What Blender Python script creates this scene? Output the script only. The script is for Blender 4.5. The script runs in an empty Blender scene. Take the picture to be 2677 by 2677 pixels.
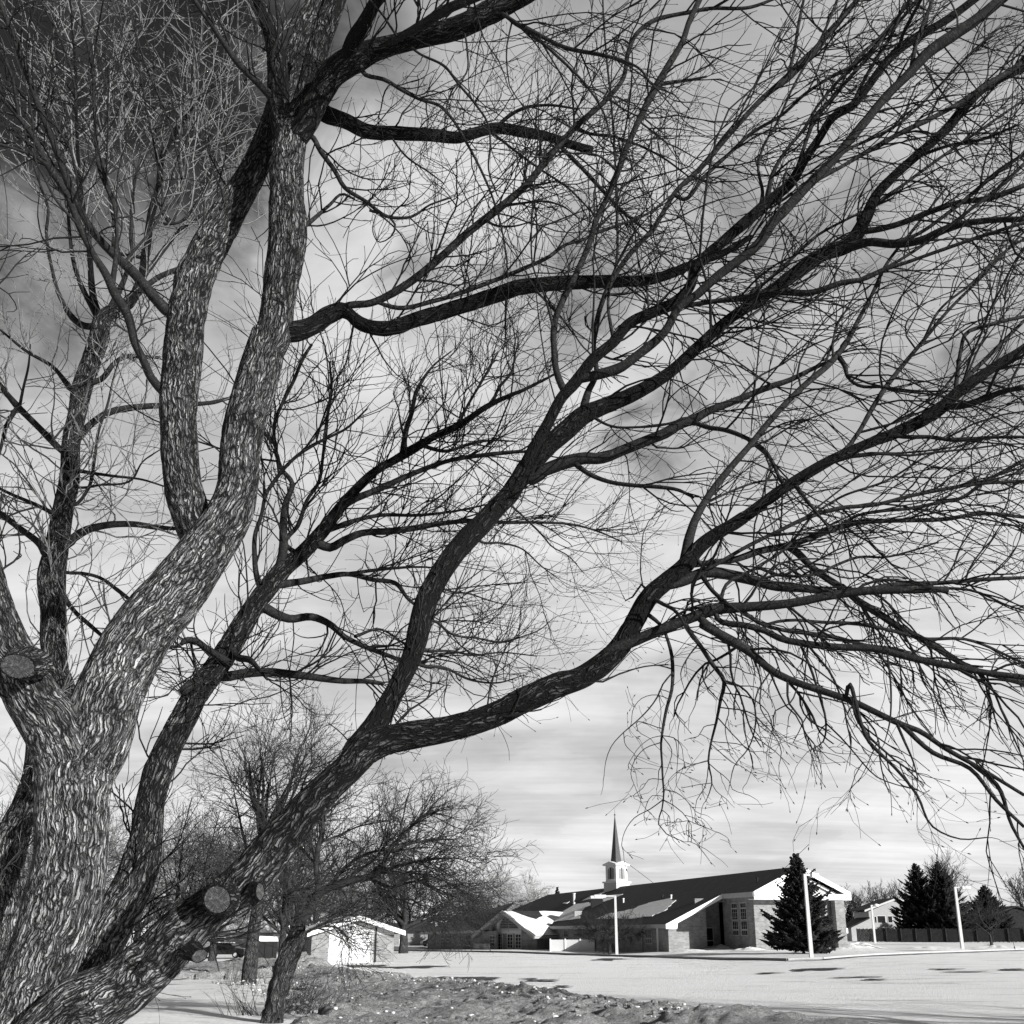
import bpy, math, random
import numpy as np

# ------------------------------------------------------------------ camera, world, sun, exposure
S = bpy.context.scene
C = S.collection
F_PX, W_PX, CX, CY = 2750.0, 2677.0, 1338.5, 1565.0
PITCH = math.radians(17.6)
EYE = 1.6
cam_data = bpy.data.cameras.new("camera")
cam = bpy.data.objects.new("camera", cam_data); C.objects.link(cam)
cam.location = (0, 0, EYE)
cam.rotation_euler = (math.pi/2 + PITCH, 0, 0)
cam_data.sensor_width = 36.0; cam_data.sensor_fit = 'HORIZONTAL'
cam_data.lens = 36.0*F_PX/W_PX
cam_data.shift_y = (CY - W_PX/2)/W_PX
cam_data.clip_start = 0.1; cam_data.clip_end = 6000
S.camera = cam
S.view_settings.view_transform = 'Standard'; S.view_settings.look = 'None'
S.view_settings.gamma = 1.0; S.view_settings.use_curve_mapping = False
S.view_settings.exposure = 0.60
S.cycles.max_bounces = 5; S.cycles.diffuse_bounces = 2

SUN_AZ = math.radians(47)      # off the line straight behind the camera, to the right
SUN_EL = math.radians(18)
sun_vec = np.array([math.sin(SUN_AZ)*math.cos(SUN_EL), -math.cos(SUN_AZ)*math.cos(SUN_EL), math.sin(SUN_EL)])
sd = bpy.data.lights.new("sun", 'SUN'); sd.energy = 5.0; sd.angle = math.radians(0.5); sd.color = (1.0, 0.995, 0.985)
sun = bpy.data.objects.new("sun", sd); C.objects.link(sun)
from mathutils import Vector
sun.rotation_euler = Vector(sun_vec).to_track_quat('Z', 'Y').to_euler()

_fw = np.array([0, math.cos(PITCH), math.sin(PITCH)]); _up = np.array([0, -math.sin(PITCH), math.cos(PITCH)])
def ray(x, y):
    return _fw + np.array([1., 0, 0])*(x-CX)/F_PX + _up*(CY-y)/F_PX
def at(x, y, Y):
    """pixel of the photograph -> point of the place at forward distance Y"""
    r = ray(x, y); return np.array([0, 0, EYE]) + r*(Y/r[1])
def mpp(p):
    """metres per photograph pixel at a point"""
    return float(np.dot(np.asarray(p)-np.array([0, 0, EYE]), _fw))/F_PX

world = bpy.data.worlds.new("World"); S.world = world; world.use_nodes = True
nt = world.node_tree; nt.nodes.clear()
def N(t, **k):
    n = nt.nodes.new(t)
    for a, b in k.items(): setattr(n, a, b)
    return n
def ln(a, b): nt.links.new(a, b)
def M(op, a, b=None, c=None, clamp=False):
    n = nt.nodes.new('ShaderNodeMath'); n.operation = op; n.use_clamp = clamp
    for i, v in enumerate((a, b, c)):
        if v is None: continue
        if isinstance(v, (int, float)): n.inputs[i].default_value = v
        else: nt.links.new(v, n.inputs[i])
    return n.outputs[0]
def MR(v, a, b, c=0.0, d=1.0, smooth=True):
    n = nt.nodes.new('ShaderNodeMapRange'); n.interpolation_type = 'SMOOTHSTEP' if smooth else 'LINEAR'
    nt.links.new(v, n.inputs[0])
    for i, q in enumerate((a, b, c, d)): n.inputs[i+1].default_value = q
    return n.outputs[0]
tc = N('ShaderNodeTexCoord'); sky = N('ShaderNodeTexSky', sky_type='NISHITA', sun_disc=False)
sky.sun_elevation = SUN_EL; sky.sun_rotation = math.pi - SUN_AZ
skc = N('ShaderNodeSeparateColor'); ln(sky.outputs[0], skc.inputs[0])
sx = N('ShaderNodeSeparateXYZ'); ln(tc.outputs['Generated'], sx.inputs[0])
zc = M('MAXIMUM', sx.outputs[2], 0.0)
den = M('ADD', zc, 0.10)
cb = N('ShaderNodeCombineXYZ'); ln(M('DIVIDE', sx.outputs[0], den), cb.inputs[0]); ln(M('DIVIDE', sx.outputs[1], den), cb.inputs[1])
def noise(vec, scale, detail, rough=0.5, dist=0.0, sc=None):
    if sc:
        m = N('ShaderNodeMapping'); m.inputs['Scale'].default_value = sc; ln(vec, m.inputs[0]); vec = m.outputs[0]
    n = N('ShaderNodeTexNoise'); n.inputs['Scale'].default_value = scale; n.inputs['Detail'].default_value = detail
    n.inputs['Roughness'].default_value = rough; n.inputs['Distortion'].default_value = dist; ln(vec, n.inputs['Vector']); return n.outputs[0]
nA = noise(cb.outputs[0], 1.15, 5, 0.52, 0.3)
nB = noise(cb.outputs[0], 0.9, 5, 0.6, 0.4, (0.35, 1.6, 1))
nC = noise(tc.outputs['Generated'], 3.3, 4, 0.5, 0.3)
cover = MR(M('ADD', M('MULTIPLY', nA, 0.55), M('MULTIPLY', nC, 0.45)), 0.36, 0.50)
nV = N('ShaderNodeTexNoise'); nV.inputs['Scale'].default_value = 5.0; nV.inputs['Detail'].default_value = 5; nV.inputs['Roughness'].default_value = .55; ln(tc.outputs['Generated'], nV.inputs['Vector'])
vs = N('ShaderNodeVectorMath', operation='SUBTRACT'); ln(nV.outputs['Color'], vs.inputs[0]); vs.inputs[1].default_value = (.5, .5, .5)
wd = N('ShaderNodeVectorMath', operation='MULTIPLY_ADD'); ln(vs.outputs[0], wd.inputs[0]); wd.inputs[1].default_value = (.30, .2, .22); ln(tc.outputs['Generated'], wd.inputs[2])
wn = N('ShaderNodeVectorMath', operation='NORMALIZE'); ln(wd.outputs[0], wn.inputs[0])
def lobe(px, py, deg, soft):
    d = ray(px, py); d = d/np.linalg.norm(d)
    vd = N('ShaderNodeVectorMath', operation='DOT_PRODUCT'); ln(wn.outputs[0], vd.inputs[0]); vd.inputs[1].default_value = tuple(d)
    return MR(vd.outputs['Value'], math.cos(math.radians(deg*1.25)), 1.0)
clear = None
for (px, py, deg, amt) in ((60, -80, 16.5, 0.97), (-700, -500, 26, 0.9), (1270, 700, 4.0, 0.30), (1500, 800, 6.0, 0.5), (1420, 620, 3.6, 0.28), (2030, 640, 6.0, 0.42), (1230, 870, 4, .35), (300, 1450, 5, .2),
                           (2650, 900, 4.0, 0.4), (20, 720, 8, 0.55), (1840, 1180, 3.2, 0.4), (1500, 1600, 3, 0.15), (2640, 150, 5, .35)):
    l = M('MULTIPLY', lobe(px, py, deg, 1.0), amt)
    clear = l if clear is None else M('MAXIMUM', clear, l)
nD = noise(tc.outputs['Generated'], 9.0, 6, 0.56, 0.8, (1, 1, 1.5))
clear = M('ADD', clear, M('MULTIPLY', M('SUBTRACT', nD, 0.5), M('MULTIPLY', M('MINIMUM', clear, 0.35), 3.6)))
clear = MR(clear, 0.08, 0.95)
# broken cloud: solid toward the horizon, gaps overhead
elev = MR(zc, 0.45, 0.95)
fill = MR(zc, 0.80, 0.62)
cov = M('MAXIMUM', M('MULTIPLY', cover, M('SUBTRACT', 1.0, M('MULTIPLY', elev, 0.6))), M('MULTIPLY', fill, 0.93))
yfr = MR(sx.outputs[1], 0.0, 0.62)          # the cloud bank lies north; toward the sun the sky is open
cov = M('MULTIPLY', cov, M('ADD', 0.06, M('MULTIPLY', yfr, 0.94)))
cov = M('MULTIPLY', cov, M('SUBTRACT', 1.0, clear), clamp=True)
bright = M('ADD', MR(zc, 0.62, 0.10, 4.3, 5.7, False), M('MULTIPLY', M('SUBTRACT', nB, 0.5), 4.5))
bright = M('ADD', bright, M('MULTIPLY', M('SUBTRACT', nC, 0.5), 3.0))
bright = M('ADD', bright, M('MULTIPLY', M('SUBTRACT', nA, 0.5), 4.5))
nF = noise(tc.outputs['Generated'], 9.0, 6, 0.6, 0.8, (1, 1, 2.2))
nE = noise(cb.outputs[0], 3.2, 5, 0.6, 0.5, (0.30, 1.9, 1))
bright = M('ADD', bright, M('ADD', M('MULTIPLY', M('SUBTRACT', nE, 0.5), 2.0), M('MULTIPLY', M('SUBTRACT', nF, 0.5), 2.4)))
bright = M('MINIMUM', M('MAXIMUM', bright, 1.0), 7.4)
bl = lobe(1080, 480, 11, 1.0)
bright = M('ADD', bright, M('MULTIPLY', bl, 1.3))
blue = M('MULTIPLY', skc.outputs[0], 0.22)
val = M('ADD', M('MULTIPLY', blue, M('SUBTRACT', 1.0, cov)), M('MULTIPLY', bright, cov))
bg = N('ShaderNodeBackground'); bg.inputs[1].default_value = 0.088
ln(val, bg.inputs[0]); out = N('ShaderNodeOutputWorld'); ln(bg.outputs[0], out.inputs[0])

# ------------------------------------------------------------------ materials
def mat(name, build):
    global nt
    m = bpy.data.materials.new(name); m.use_nodes = True; keep = nt; nt = m.node_tree; nt.nodes.clear()
    b = N('ShaderNodeBsdfPrincipled'); o = N('ShaderNodeOutputMaterial'); ln(b.outputs[0], o.inputs[0])
    b.inputs['Roughness'].default_value = 0.85; b.inputs['Specular IOR Level'].default_value = 0.2
    build(b); nt = keep; return m
def ramp(v, stops):
    n = N('ShaderNodeValToRGB'); ln(v, n.inputs[0]); e = n.color_ramp.elements
    while len(e) < len(stops): e.new(0.5)
    for i, (p, c) in enumerate(stops): e[i].position = p; e[i].color = (c, c, c, 1)
    return n.outputs[0]
def bump(b, h, strength, dist):
    n = N('ShaderNodeBump'); n.inputs['Strength'].default_value = strength; n.inputs['Distance'].default_value = dist
    ln(h, n.inputs['Height']); ln(n.outputs[0], b.inputs['Normal'])
def attr(name):
    a = N('ShaderNodeAttribute'); a.attribute_name = name; return a.outputs['Vector']
def objc(): return N('ShaderNodeTexCoord').outputs['Object']
def plain(name, c, rough=0.8, var=0.12, scale=3.0, spec=0.2):
    def f(b):
        b.inputs['Roughness'].default_value = rough; b.inputs['Specular IOR Level'].default_value = spec
        v = noise(objc(), scale, 5); ln(ramp(v, ((0.3, c*(1-var)), (0.7, min(.95, c*(1+var))))), b.inputs['Base Color'])
    return mat(name, f)
def bark(name, lo, hi, cell, furrow, bdist):
    def f(b):
        v = attr('bark')
        wob = N('ShaderNodeTexNoise'); wob.inputs['Scale'].default_value = 9; wob.inputs['Detail'].default_value = 3; ln(v, wob.inputs['Vector'])
        mx = N('ShaderNodeVectorMath', operation='MULTIPLY_ADD'); ln(wob.outputs['Color'], mx.inputs[0]); mx.inputs[1].default_value = (.075, .075, .075); ln(v, mx.inputs[2])
        mp = N('ShaderNodeMapping'); mp.inputs['Scale'].default_value = (1, 1, 0.125); ln(mx.outputs[0], mp.inputs[0])
        def crack(vec, sc, w):
            vo = N('ShaderNodeTexVoronoi', feature='DISTANCE_TO_EDGE'); vo.inputs['Scale'].default_value = sc; vo.inputs['Randomness'].default_value = .9; ln(vec, vo.inputs['Vector']); return MR(vo.outputs['Distance'], 0.0, w)
        c1 = crack(mp.outputs[0], cell*1.25, .24)
        q = noise(mp.outputs[0], cell*.9, 2.0, 0.5, .3); r1 = M('MULTIPLY', M('ABSOLUTE', M('SUBTRACT', q, 0.5)), 9.0, clamp=True)
        c2 = crack(mp.outputs[0], cell*.5, .20)
        h = M('MULTIPLY', M('MULTIPLY', M('ADD', .18, M('MULTIPLY', c1, .82)), M('ADD', .30, M('MULTIPLY', c2, .70))), M('ADD', .6, M('MULTIPLY', r1, .4)))
        fine = noise(v, 160, 4, 0.7)
        col = M('ADD', M('MULTIPLY', h, 0.85), M('MULTIPLY', M('SUBTRACT', fine, 0.5), 0.45), clamp=True)
        big = noise(v, 5, 3)
        col = M('MULTIPLY', col, MR(big, 0.25, 0.7, 0.62, 1.15), clamp=True)
        sp = N('ShaderNodeSeparateXYZ'); ln(v, sp.inputs[0]); rr = M('SQRT', M('ADD', M('POWER', sp.outputs[0], 2.0), M('POWER', sp.outputs[1], 2.0)))
        col = M('MULTIPLY', col, MR(rr, 0.03, 0.19, 0.10, 1.0))          # young bark is darker and smoother
        ln(ramp(col, ((0.05, lo), (0.22, lo+(hi-lo)*.18), (0.48, lo+(hi-lo)*.52), (0.95, hi))), b.inputs['Base Color'])
        bump(b, M('ADD', h, M('MULTIPLY', fine, 0.25)), 1.0, bdist); b.inputs['Roughness'].default_value = 0.95
    return mat(name, f)
M_BARK = bark('furrowed_bark', 0.005, 0.62, 46, 0.30, 0.045)
M_BARK2 = bark('dark_furrowed_bark', 0.005, 0.42, 46, 0.30, 0.04)
M_BARK3 = bark('old_rough_bark', 0.008, 0.17, 26, 0.30, 0.03)
def _limb(b):
    v = attr('bark'); a = noise(v, 40, 4, 0.6, 0.3, (1, 1, 2.6)); c = noise(v, 90, 5, .7, 0, (1, 1, .3))
    k = M('ADD', M('MULTIPLY', a, .5), M('MULTIPLY', c, .5))
    ln(ramp(k, ((.36, .005), (.54, .016), (.70, .07))), b.inputs['Base Color']); bump(b, k, .8, .008)
M_LIMB = mat('young_limb_bark', _limb)
M_TWIG = plain('twig_bark', 0.012, 0.8, .35, 30)
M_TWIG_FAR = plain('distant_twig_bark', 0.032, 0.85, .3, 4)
M_TWIG_SUNLIT = plain('sunlit_twigs', 0.17, 0.8, .35, 30)  # paler copy of the twig bark: sunlight on the twigs put into the colour
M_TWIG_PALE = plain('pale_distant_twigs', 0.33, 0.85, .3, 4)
M_WOOD = None
def _cut(b):
    v = objc(); r = N('ShaderNodeVectorMath', operation='LENGTH'); ln(v, r.inputs[0])
    wv = M('SINE', M('ADD', M('MULTIPLY', r.outputs['Value'], 900), M('MULTIPLY', noise(v, 25, 3), 9)))
    sp = N('ShaderNodeSeparateXYZ'); ln(v, sp.inputs[0])
    an = M('ARCTAN2', sp.outputs[1], sp.outputs[0])
    cmb = N('ShaderNodeCombineXYZ'); ln(an, cmb.inputs[0])
    ck = MR(noise(cmb.outputs[0], 9, 2), .56, .62)
    base = M('ADD', M('MULTIPLY', wv, .04), M('MULTIPLY', noise(v, 48, 6, .7), .52))
    ln(ramp(M('SUBTRACT', base, M('MULTIPLY', ck, .25)), ((.10, .008), (.26, .04), (.42, .19))), b.inputs['Base Color'])
M_WOOD = mat('sawn_end_grain', _cut)
def _snow(scale, dirt, lo=.45):
    def f(b):
        v = N('ShaderNodeTexCoord').outputs['Object']; a = noise(v, scale, 8, .62); d = noise(v, 1.1, 7, .65, .4, (.55, 1.0, 1))
        fl = noise(v, 14, 5, .7)
        c = M('MULTIPLY', MR(a, .25, .7, .86, 1.0), MR(d, .35, .35+dirt, lo, 1.0)); c = M('MULTIPLY', c, MR(fl, .3, .6, .88, 1.0))
        ln(ramp(c, ((0, .03), (.6, .50), (1, .88))), b.inputs['Base Color']); b.inputs['Roughness'].default_value = .6
        bump(b, M('ADD', a, M('MULTIPLY', fl, .3)), .55, .10)
    return f
M_SNOW = mat('lawn_snow', _snow(1.6, .14, .82))
M_SNOWROOF = mat('roof_snow', _snow(3, .1, .9))
def _bank(b):
    v = objc(); a = noise(v, 3.0, 9, .72, .2); g = noise(v, 22, 7, .8); w = noise(v, .8, 5)
    k = M('ADD', M('MULTIPLY', a, .42), M('MULTIPLY', g, .58))
    sp = MR(noise(v, 30, 2, .5), .66, .70)                       # grit and twig litter
    c = ramp(M('ADD', k, M('MULTIPLY', M('SUBTRACT', w, .5), .22)), ((.36, .10), (.45, .30), (.53, .46), (.60, .80)))
    mxn = N('ShaderNodeMixRGB'); ln(sp, mxn.inputs[0]); ln(c, mxn.inputs[1]); mxn.inputs[2].default_value = (.06, .06, .06, 1)
    ln(mxn.outputs[0], b.inputs['Base Color']); bump(b, M('ADD', k, M('MULTIPLY', noise(v, 55, 4, .7), .25)), 1.0, .25)
M_BANK = mat('dirty_ploughed_snow', _bank)
M_BANKLUMP = plain('frozen_snow_lump', .62, .7, .25, 20)
def _lot(b):
    v = objc()
    r = N('ShaderNodeMapping'); r.inputs['Rotation'].default_value = (0, 0, .09); ln(v, r.inputs[0]); v2 = r.outputs[0]
    s1 = noise(v2, 1.0, 8, .66, .5, (.16, 1.1, 1)); s2 = noise(v2, 3.4, 6, .7, 0, (.10, 1, 1)); s3 = noise(v2, .35, 5, .6, .3, (.35, 1, 1))
    fine = noise(v, 9, 6, .75)
    grey = MR(s3, .36, .56, .66, 1.0)
    c = M('MULTIPLY', grey, MR(s1, .38, .52, .50, 1.0)); c = M('MULTIPLY', c, MR(s2, .40, .50, .66, 1.0)); c = M('MULTIPLY', c, MR(fine, .25, .6, .82, 1.0))
    bare = M('MULTIPLY', MR(s1, .375, .34), MR(s2, .55, .46))
    spk = MR(noise(v, 5, 3, .6, 0, (.5, 1, 1)), .27, .25)
    bare = M('MAXIMUM', bare, spk)
    mxn = N('ShaderNodeMixRGB'); ln(bare, mxn.inputs[0]); ln(ramp(c, ((0, .2), (.28, .6), (.52, .92))), mxn.inputs[1]); mxn.inputs[2].default_value = (.04, .04, .04, 1)
    ln(mxn.outputs[0], b.inputs['Base Color']); b.inputs['Roughness'].default_value = .55
    bump(b, M('ADD', M('MULTIPLY', s1, .6), M('MULTIPLY', fine, .8)), .9, .16)
M_LOT = mat('packed_snow_on_lot', _lot)
M_ASPH = plain('wet_asphalt', 0.03, 0.6, .3, 6)
M_CONC = plain('concrete', 0.42, 0.85, .1, 2)
M_POST = plain('lamp_post_concrete', 0.5, 0.6, .06, 3)
def _brick(b):
    v = objc(); br = N('ShaderNodeTexBrick'); br.inputs['Scale'].default_value = 1.0
    br.inputs['Color1'].default_value = (.17, .17, .17, 1); br.inputs['Color2'].default_value = (.26, .26, .26, 1); br.inputs['Mortar'].default_value = (.33, .33, .33, 1)
    br.inputs['Brick Width'].default_value = .4; br.inputs['Row Height'].default_value = .14; br.inputs['Mortar Size'].default_value = .008
    sp = N('ShaderNodeSeparateXYZ'); ln(v, sp.inputs[0]); cm = N('ShaderNodeCombineXYZ')
    ln(M('ADD', sp.outputs[0], sp.outputs[1]), cm.inputs[0]); ln(sp.outputs[2], cm.inputs[1]); ln(cm.outputs[0], br.inputs['Vector'])
    w = N('ShaderNodeMixRGB', blend_type='MULTIPLY'); w.inputs[0].default_value = 1; ln(br.outputs[0], w.inputs[1]); ln(ramp(noise(v, 1.5, 5), ((.3, .8), (.7, 1.15))), w.inputs[2])
    ln(w.outputs[0], b.inputs['Base Color'])
M_BRICK = mat('grey_brick', _brick)
M_PBRICK = M_BRICK
M_TRIM = plain('white_painted_trim', 0.78, 0.5, .04, 2)
M_SIDING = plain('light_siding', 0.55, 0.7, .08, 2)
M_SOFFIT = plain('grey_trim', 0.36, 0.6, .08, 2)
def _shing(b):
    v = objc(); a = noise(v, 2.2, 7, .75, .3, (.4, 1, 1)); c = noise(v, 9, 4, .7)
    ln(ramp(M('ADD', M('MULTIPLY', a, .6), M('MULTIPLY', c, .4)), ((.3, .010), (.5, .026), (.68, .065))), b.inputs['Base Color']); bump(b, a, .4, .05)
M_SHINGLE = mat('dark_shingles', _shing)
def _glass(b):
    ln(ramp(noise(objc(), 1.2, 3), ((.3, .006), (.7, .02))), b.inputs['Base Color']); b.inputs['Roughness'].default_value = .35; b.inputs['Specular IOR Level'].default_value = .15
M_GLASS = mat('dark_window_glass', _glass)
M_DARKWOOD = plain('dark_fence_boards', 0.02, .9, .4, 3)
M_NEEDLE = plain('spruce_needles', 0.022, 0.9, .5, 2.5)
M_VINYL = plain('white_vinyl_fence', 0.8, .5, .03, 2)
M_METAL = plain('pale_sheet_metal', 0.6, .4, .1, 2, .4)
M_SPIRE = plain('dark_spire_metal', 0.07, .35, .15, 2, .5)
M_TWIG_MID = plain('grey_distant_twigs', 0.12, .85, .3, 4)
M_CAR = plain('dark_car_paint', 0.02, .25, .1, 1, .5)
M_RUBBER = plain('tyre_rubber', 0.02, .9, .1, 5)
M_RIM = plain('bright_wheel_rim', 0.6, .3, .1, 5, .5)
M_BIN = plain('dark_painted_steel', 0.02, .8, .2, 2)
M_GRASS = plain('dry_grass_stems', 0.07, .9, .4, 8)

# ------------------------------------------------------------------ mesh helpers
def newmesh(name, V, Fc, m, parent=None, smooth=False, attrib=None):
    me = bpy.data.meshes.new(name)
    V = np.asarray(V, dtype=np.float32)
    if isinstance(Fc, np.ndarray):
        k = Fc.shape[1]; n = len(Fc)
        me.vertices.add(len(V)); me.vertices.foreach_set('co', V.ravel())
        me.loops.add(n*k); me.loops.foreach_set('vertex_index', Fc.astype(np.int32).ravel())
        me.polygons.add(n); me.polygons.foreach_set('loop_start', np.arange(0, n*k, k, dtype=np.int32))
        me.update(calc_edges=True)
    else:
        me.from_pydata([tuple(map(float, v)) for v in V], [], [tuple(f) for f in Fc])
    if smooth: me.polygons.foreach_set('use_smooth', np.ones(len(me.polygons), dtype=bool))
    if attrib is not None:
        a = me.attributes.new('bark', 'FLOAT_VECTOR', 'POINT'); a.data.foreach_set('vector', np.asarray(attrib, dtype=np.float32).ravel())
    me.materials.append(m)
    o = bpy.data.objects.new(name, me); C.objects.link(o)
    if parent is not None: o.parent = parent
    return o
def thing(name, label, cat, loc=(0, 0, 0), rz=0.0, group=None):
    o = bpy.data.objects.new(name, None); C.objects.link(o); o.location = tuple(map(float, loc)); o.rotation_euler = (0, 0, rz)
    o.empty_display_size = .3
    tag(o, label, cat, group); return o
def tag(o, label, cat, group=None):
    o['label'] = label; o['category'] = cat
    if group: o['group'] = group
def structure(o): o['kind'] = 'structure'; return o
class MB:
    def __init__(s): s.v = []; s.f = []
    def add(s, V, Fs):
        k = len(s.v); s.v += [tuple(map(float, p)) for p in V]; s.f += [tuple(i+k for i in f) for f in Fs]; return s
    def box(s, x0, x1, y0, y1, z0, z1):
        V = [(x, y, z) for z in (z0, z1) for y in (y0, y1) for x in (x0, x1)]
        return s.add(V, [(0, 2, 3, 1), (4, 5, 7, 6), (0, 1, 5, 4), (2, 6, 7, 3), (0, 4, 6, 2), (1, 3, 7, 5)])
    def prism(s, poly, d):
        """polygon of 3D points extruded by the vector d"""
        n = len(poly); P = [np.array(p, float) for p in poly]; d = np.array(d, float)
        return s.add(P+[p+d for p in P], [tuple(range(n))[::-1], tuple(range(n, 2*n))]+[(i, (i+1) % n, (i+1) % n+n, i+n) for i in range(n)])
    def beam(s, a, b, w, h, up=(0, 0, 1)):
        a = np.array(a, float); b = np.array(b, float); t = (b-a)/np.linalg.norm(b-a); u = np.array(up, float)
        sd_ = np.cross(t, u); sd_ /= np.linalg.norm(sd_); u = np.cross(sd_, t)
        P = [a+sd_*i*w/2+u*j*h/2 for i, j in ((-1, -1), (1, -1), (1, 1), (-1, 1))]
        return s.prism(P, b-a)
    def cyl(s, a, b, r0, r1, n=10):
        a = np.array(a, float); b = np.array(b, float); t = (b-a)/np.linalg.norm(b-a)
        u = np.cross(t, (0, 0, 1) if abs(t[2]) < .9 else (1, 0, 0)); u /= np.linalg.norm(u); w = np.cross(t, u)
        V = [p+(u*math.cos(q)+w*math.sin(q))*r for p, r in ((a, r0), (b, r1)) for q in np.arange(n)*2*math.pi/n]
        return s.add(V, [tuple(range(n))[::-1], tuple(range(n, 2*n))]+[(i, (i+1) % n, (i+1) % n+n, i+n) for i in range(n)])
    def build(s, name, m, parent=None, smooth=False): return newmesh(name, s.v, s.f, m, parent, smooth)

def _hash(a, b, c, seed):
    h = (a.astype(np.int64)*374761393 + b.astype(np.int64)*668265263 + c.astype(np.int64)*2147483647 + seed*144665) & 0xffffffff
    h = ((h ^ (h >> 13))*1274126177) & 0xffffffff
    return ((h ^ (h >> 16)) & 0xffff)/65535.0
def vnoise(P, seed=0):
    P = np.asarray(P, float); i = np.floor(P).astype(np.int64); f = P-i; f = f*f*(3-2*f); r = 0
    for dx in (0, 1):
        for dy in (0, 1):
            for dz in (0, 1):
                w = (f[:, 0] if dx else 1-f[:, 0])*(f[:, 1] if dy else 1-f[:, 1])*(f[:, 2] if dz else 1-f[:, 2])
                r = r + w*_hash(i[:, 0]+dx, i[:, 1]+dy, i[:, 2]+dz, seed)
    return r-0.5
def fbm(P, seed=0, o=3):
    return sum(vnoise(np.asarray(P)*2**k+k*7.3, seed+k)/2**k for k in range(o))
def norm(a): return a/np.maximum(np.linalg.norm(a, axis=-1, keepdims=True), 1e-9)

def resample(P, R, step):
    """smooth curve through P, resampled at about the given step"""
    P = np.asarray(P, float); R = np.asarray(R, float); n = len(P); h = np.maximum(np.linalg.norm(np.diff(P, axis=0), axis=1), 1e-6)[:, None]
    D = np.diff(P, axis=0)/h; T = np.vstack([D[:1], (D[1:]*h[:-1]+D[:-1]*h[1:])/(h[1:]+h[:-1]), D[-1:]])
    o = []; q = []
    for i in range(n-1):
        L = h[i, 0]; k = max(1, int(round(L/step))); t = (np.arange(k)/k)[:, None]; t2 = t*t; t3 = t2*t
        o.append((2*t3-3*t2+1)*P[i]+(t3-2*t2+t)*L*T[i]+(-2*t3+3*t2)*P[i+1]+(t3-t2)*L*T[i+1])
        t1 = t[:, 0]; q.append(R[i]+(R[i+1]-R[i])*(t1*t1*(3-2*t1)*.5+t1*.5))
    o.append(P[-1:]); q.append(R[-1:]); return np.vstack(o), np.concatenate(q)
def tube(name, P, R, m, parent, step=.03, seg=None, lump=.10, furrow=0.0, seed=0, smooth=True):
    P, R = resample(P, R, step); P_, R_ = P, R
    e = norm(P[-1]-P[-2]); P = np.vstack([P, P[-1]+e*R[-1]*.25, P[-1]+e*R[-1]*.32]); R = np.concatenate([R, [R[-1]*.75, R[-1]*.02]]); n = len(P)
    T = norm(np.gradient(P, axis=0)); s = np.concatenate([[0], np.cumsum(np.linalg.norm(np.diff(P, axis=0), axis=1))])
    u = np.cross(T[0], (0.3, .9, .2)); u /= np.linalg.norm(u); U = [u]
    for i in range(1, n):
        u = u-T[i]*np.dot(u, T[i]); u = u/np.linalg.norm(u); U.append(u)
    U = np.array(U); Wv = np.cross(T, U)
    if seg is None: seg = int(min(150, max(6, 2*math.pi*R.max()/(.011 if furrow else .012))))
    th = np.arange(seg)*2*math.pi/seg; ct, st = np.cos(th), np.sin(th)
    Rc = np.minimum(R, R[int(.12*n)]*1.05)
    co = np.stack([np.outer(Rc, ct), np.outer(Rc, st), np.repeat(s[:, None], seg, 1)], -1).reshape(-1, 3)
    Rr = np.repeat(R, seg)
    d = 1+lump*fbm(co*np.array([1, 1, .6])*(1/np.maximum(.6*R.max(), .03))+seed*3.1, seed, 2)
    if furrow:
        k = fbm(co*np.array([34, 34, 9.0])+seed, seed+5, 2); d = d-(furrow*np.clip(1-np.abs(k)*7, 0, 1))/np.maximum(Rr, .02)*1.0
        k = fbm(co*np.array([9, 9, 5.0])+seed, seed+9, 2); d = d+furrow*1.2*k/np.maximum(Rr, .02)
    rr = (Rr*d).reshape(n, seg, 1)
    V = (P[:, None, :]+U[:, None, :]*ct[None, :, None]*rr+Wv[:, None, :]*st[None, :, None]*rr).reshape(-1, 3)
    V = np.vstack([V, P[:1], P[-1:]]); co = np.vstack([co, [[0, 0, 0]], [[0, 0, s[-1]]]])
    i = np.arange(n-1)[:, None]*seg; j = np.arange(seg)[None, :]; j2 = (j+1) % seg
    Fq = np.stack([i+j, i+j2, i+seg+j2, i+seg+j], -1).reshape(-1, 4)
    o = newmesh(name, V, Fq, m, parent, smooth, co+np.array([0, 0, seed*1.7]))
    return o, P_, R_
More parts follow.
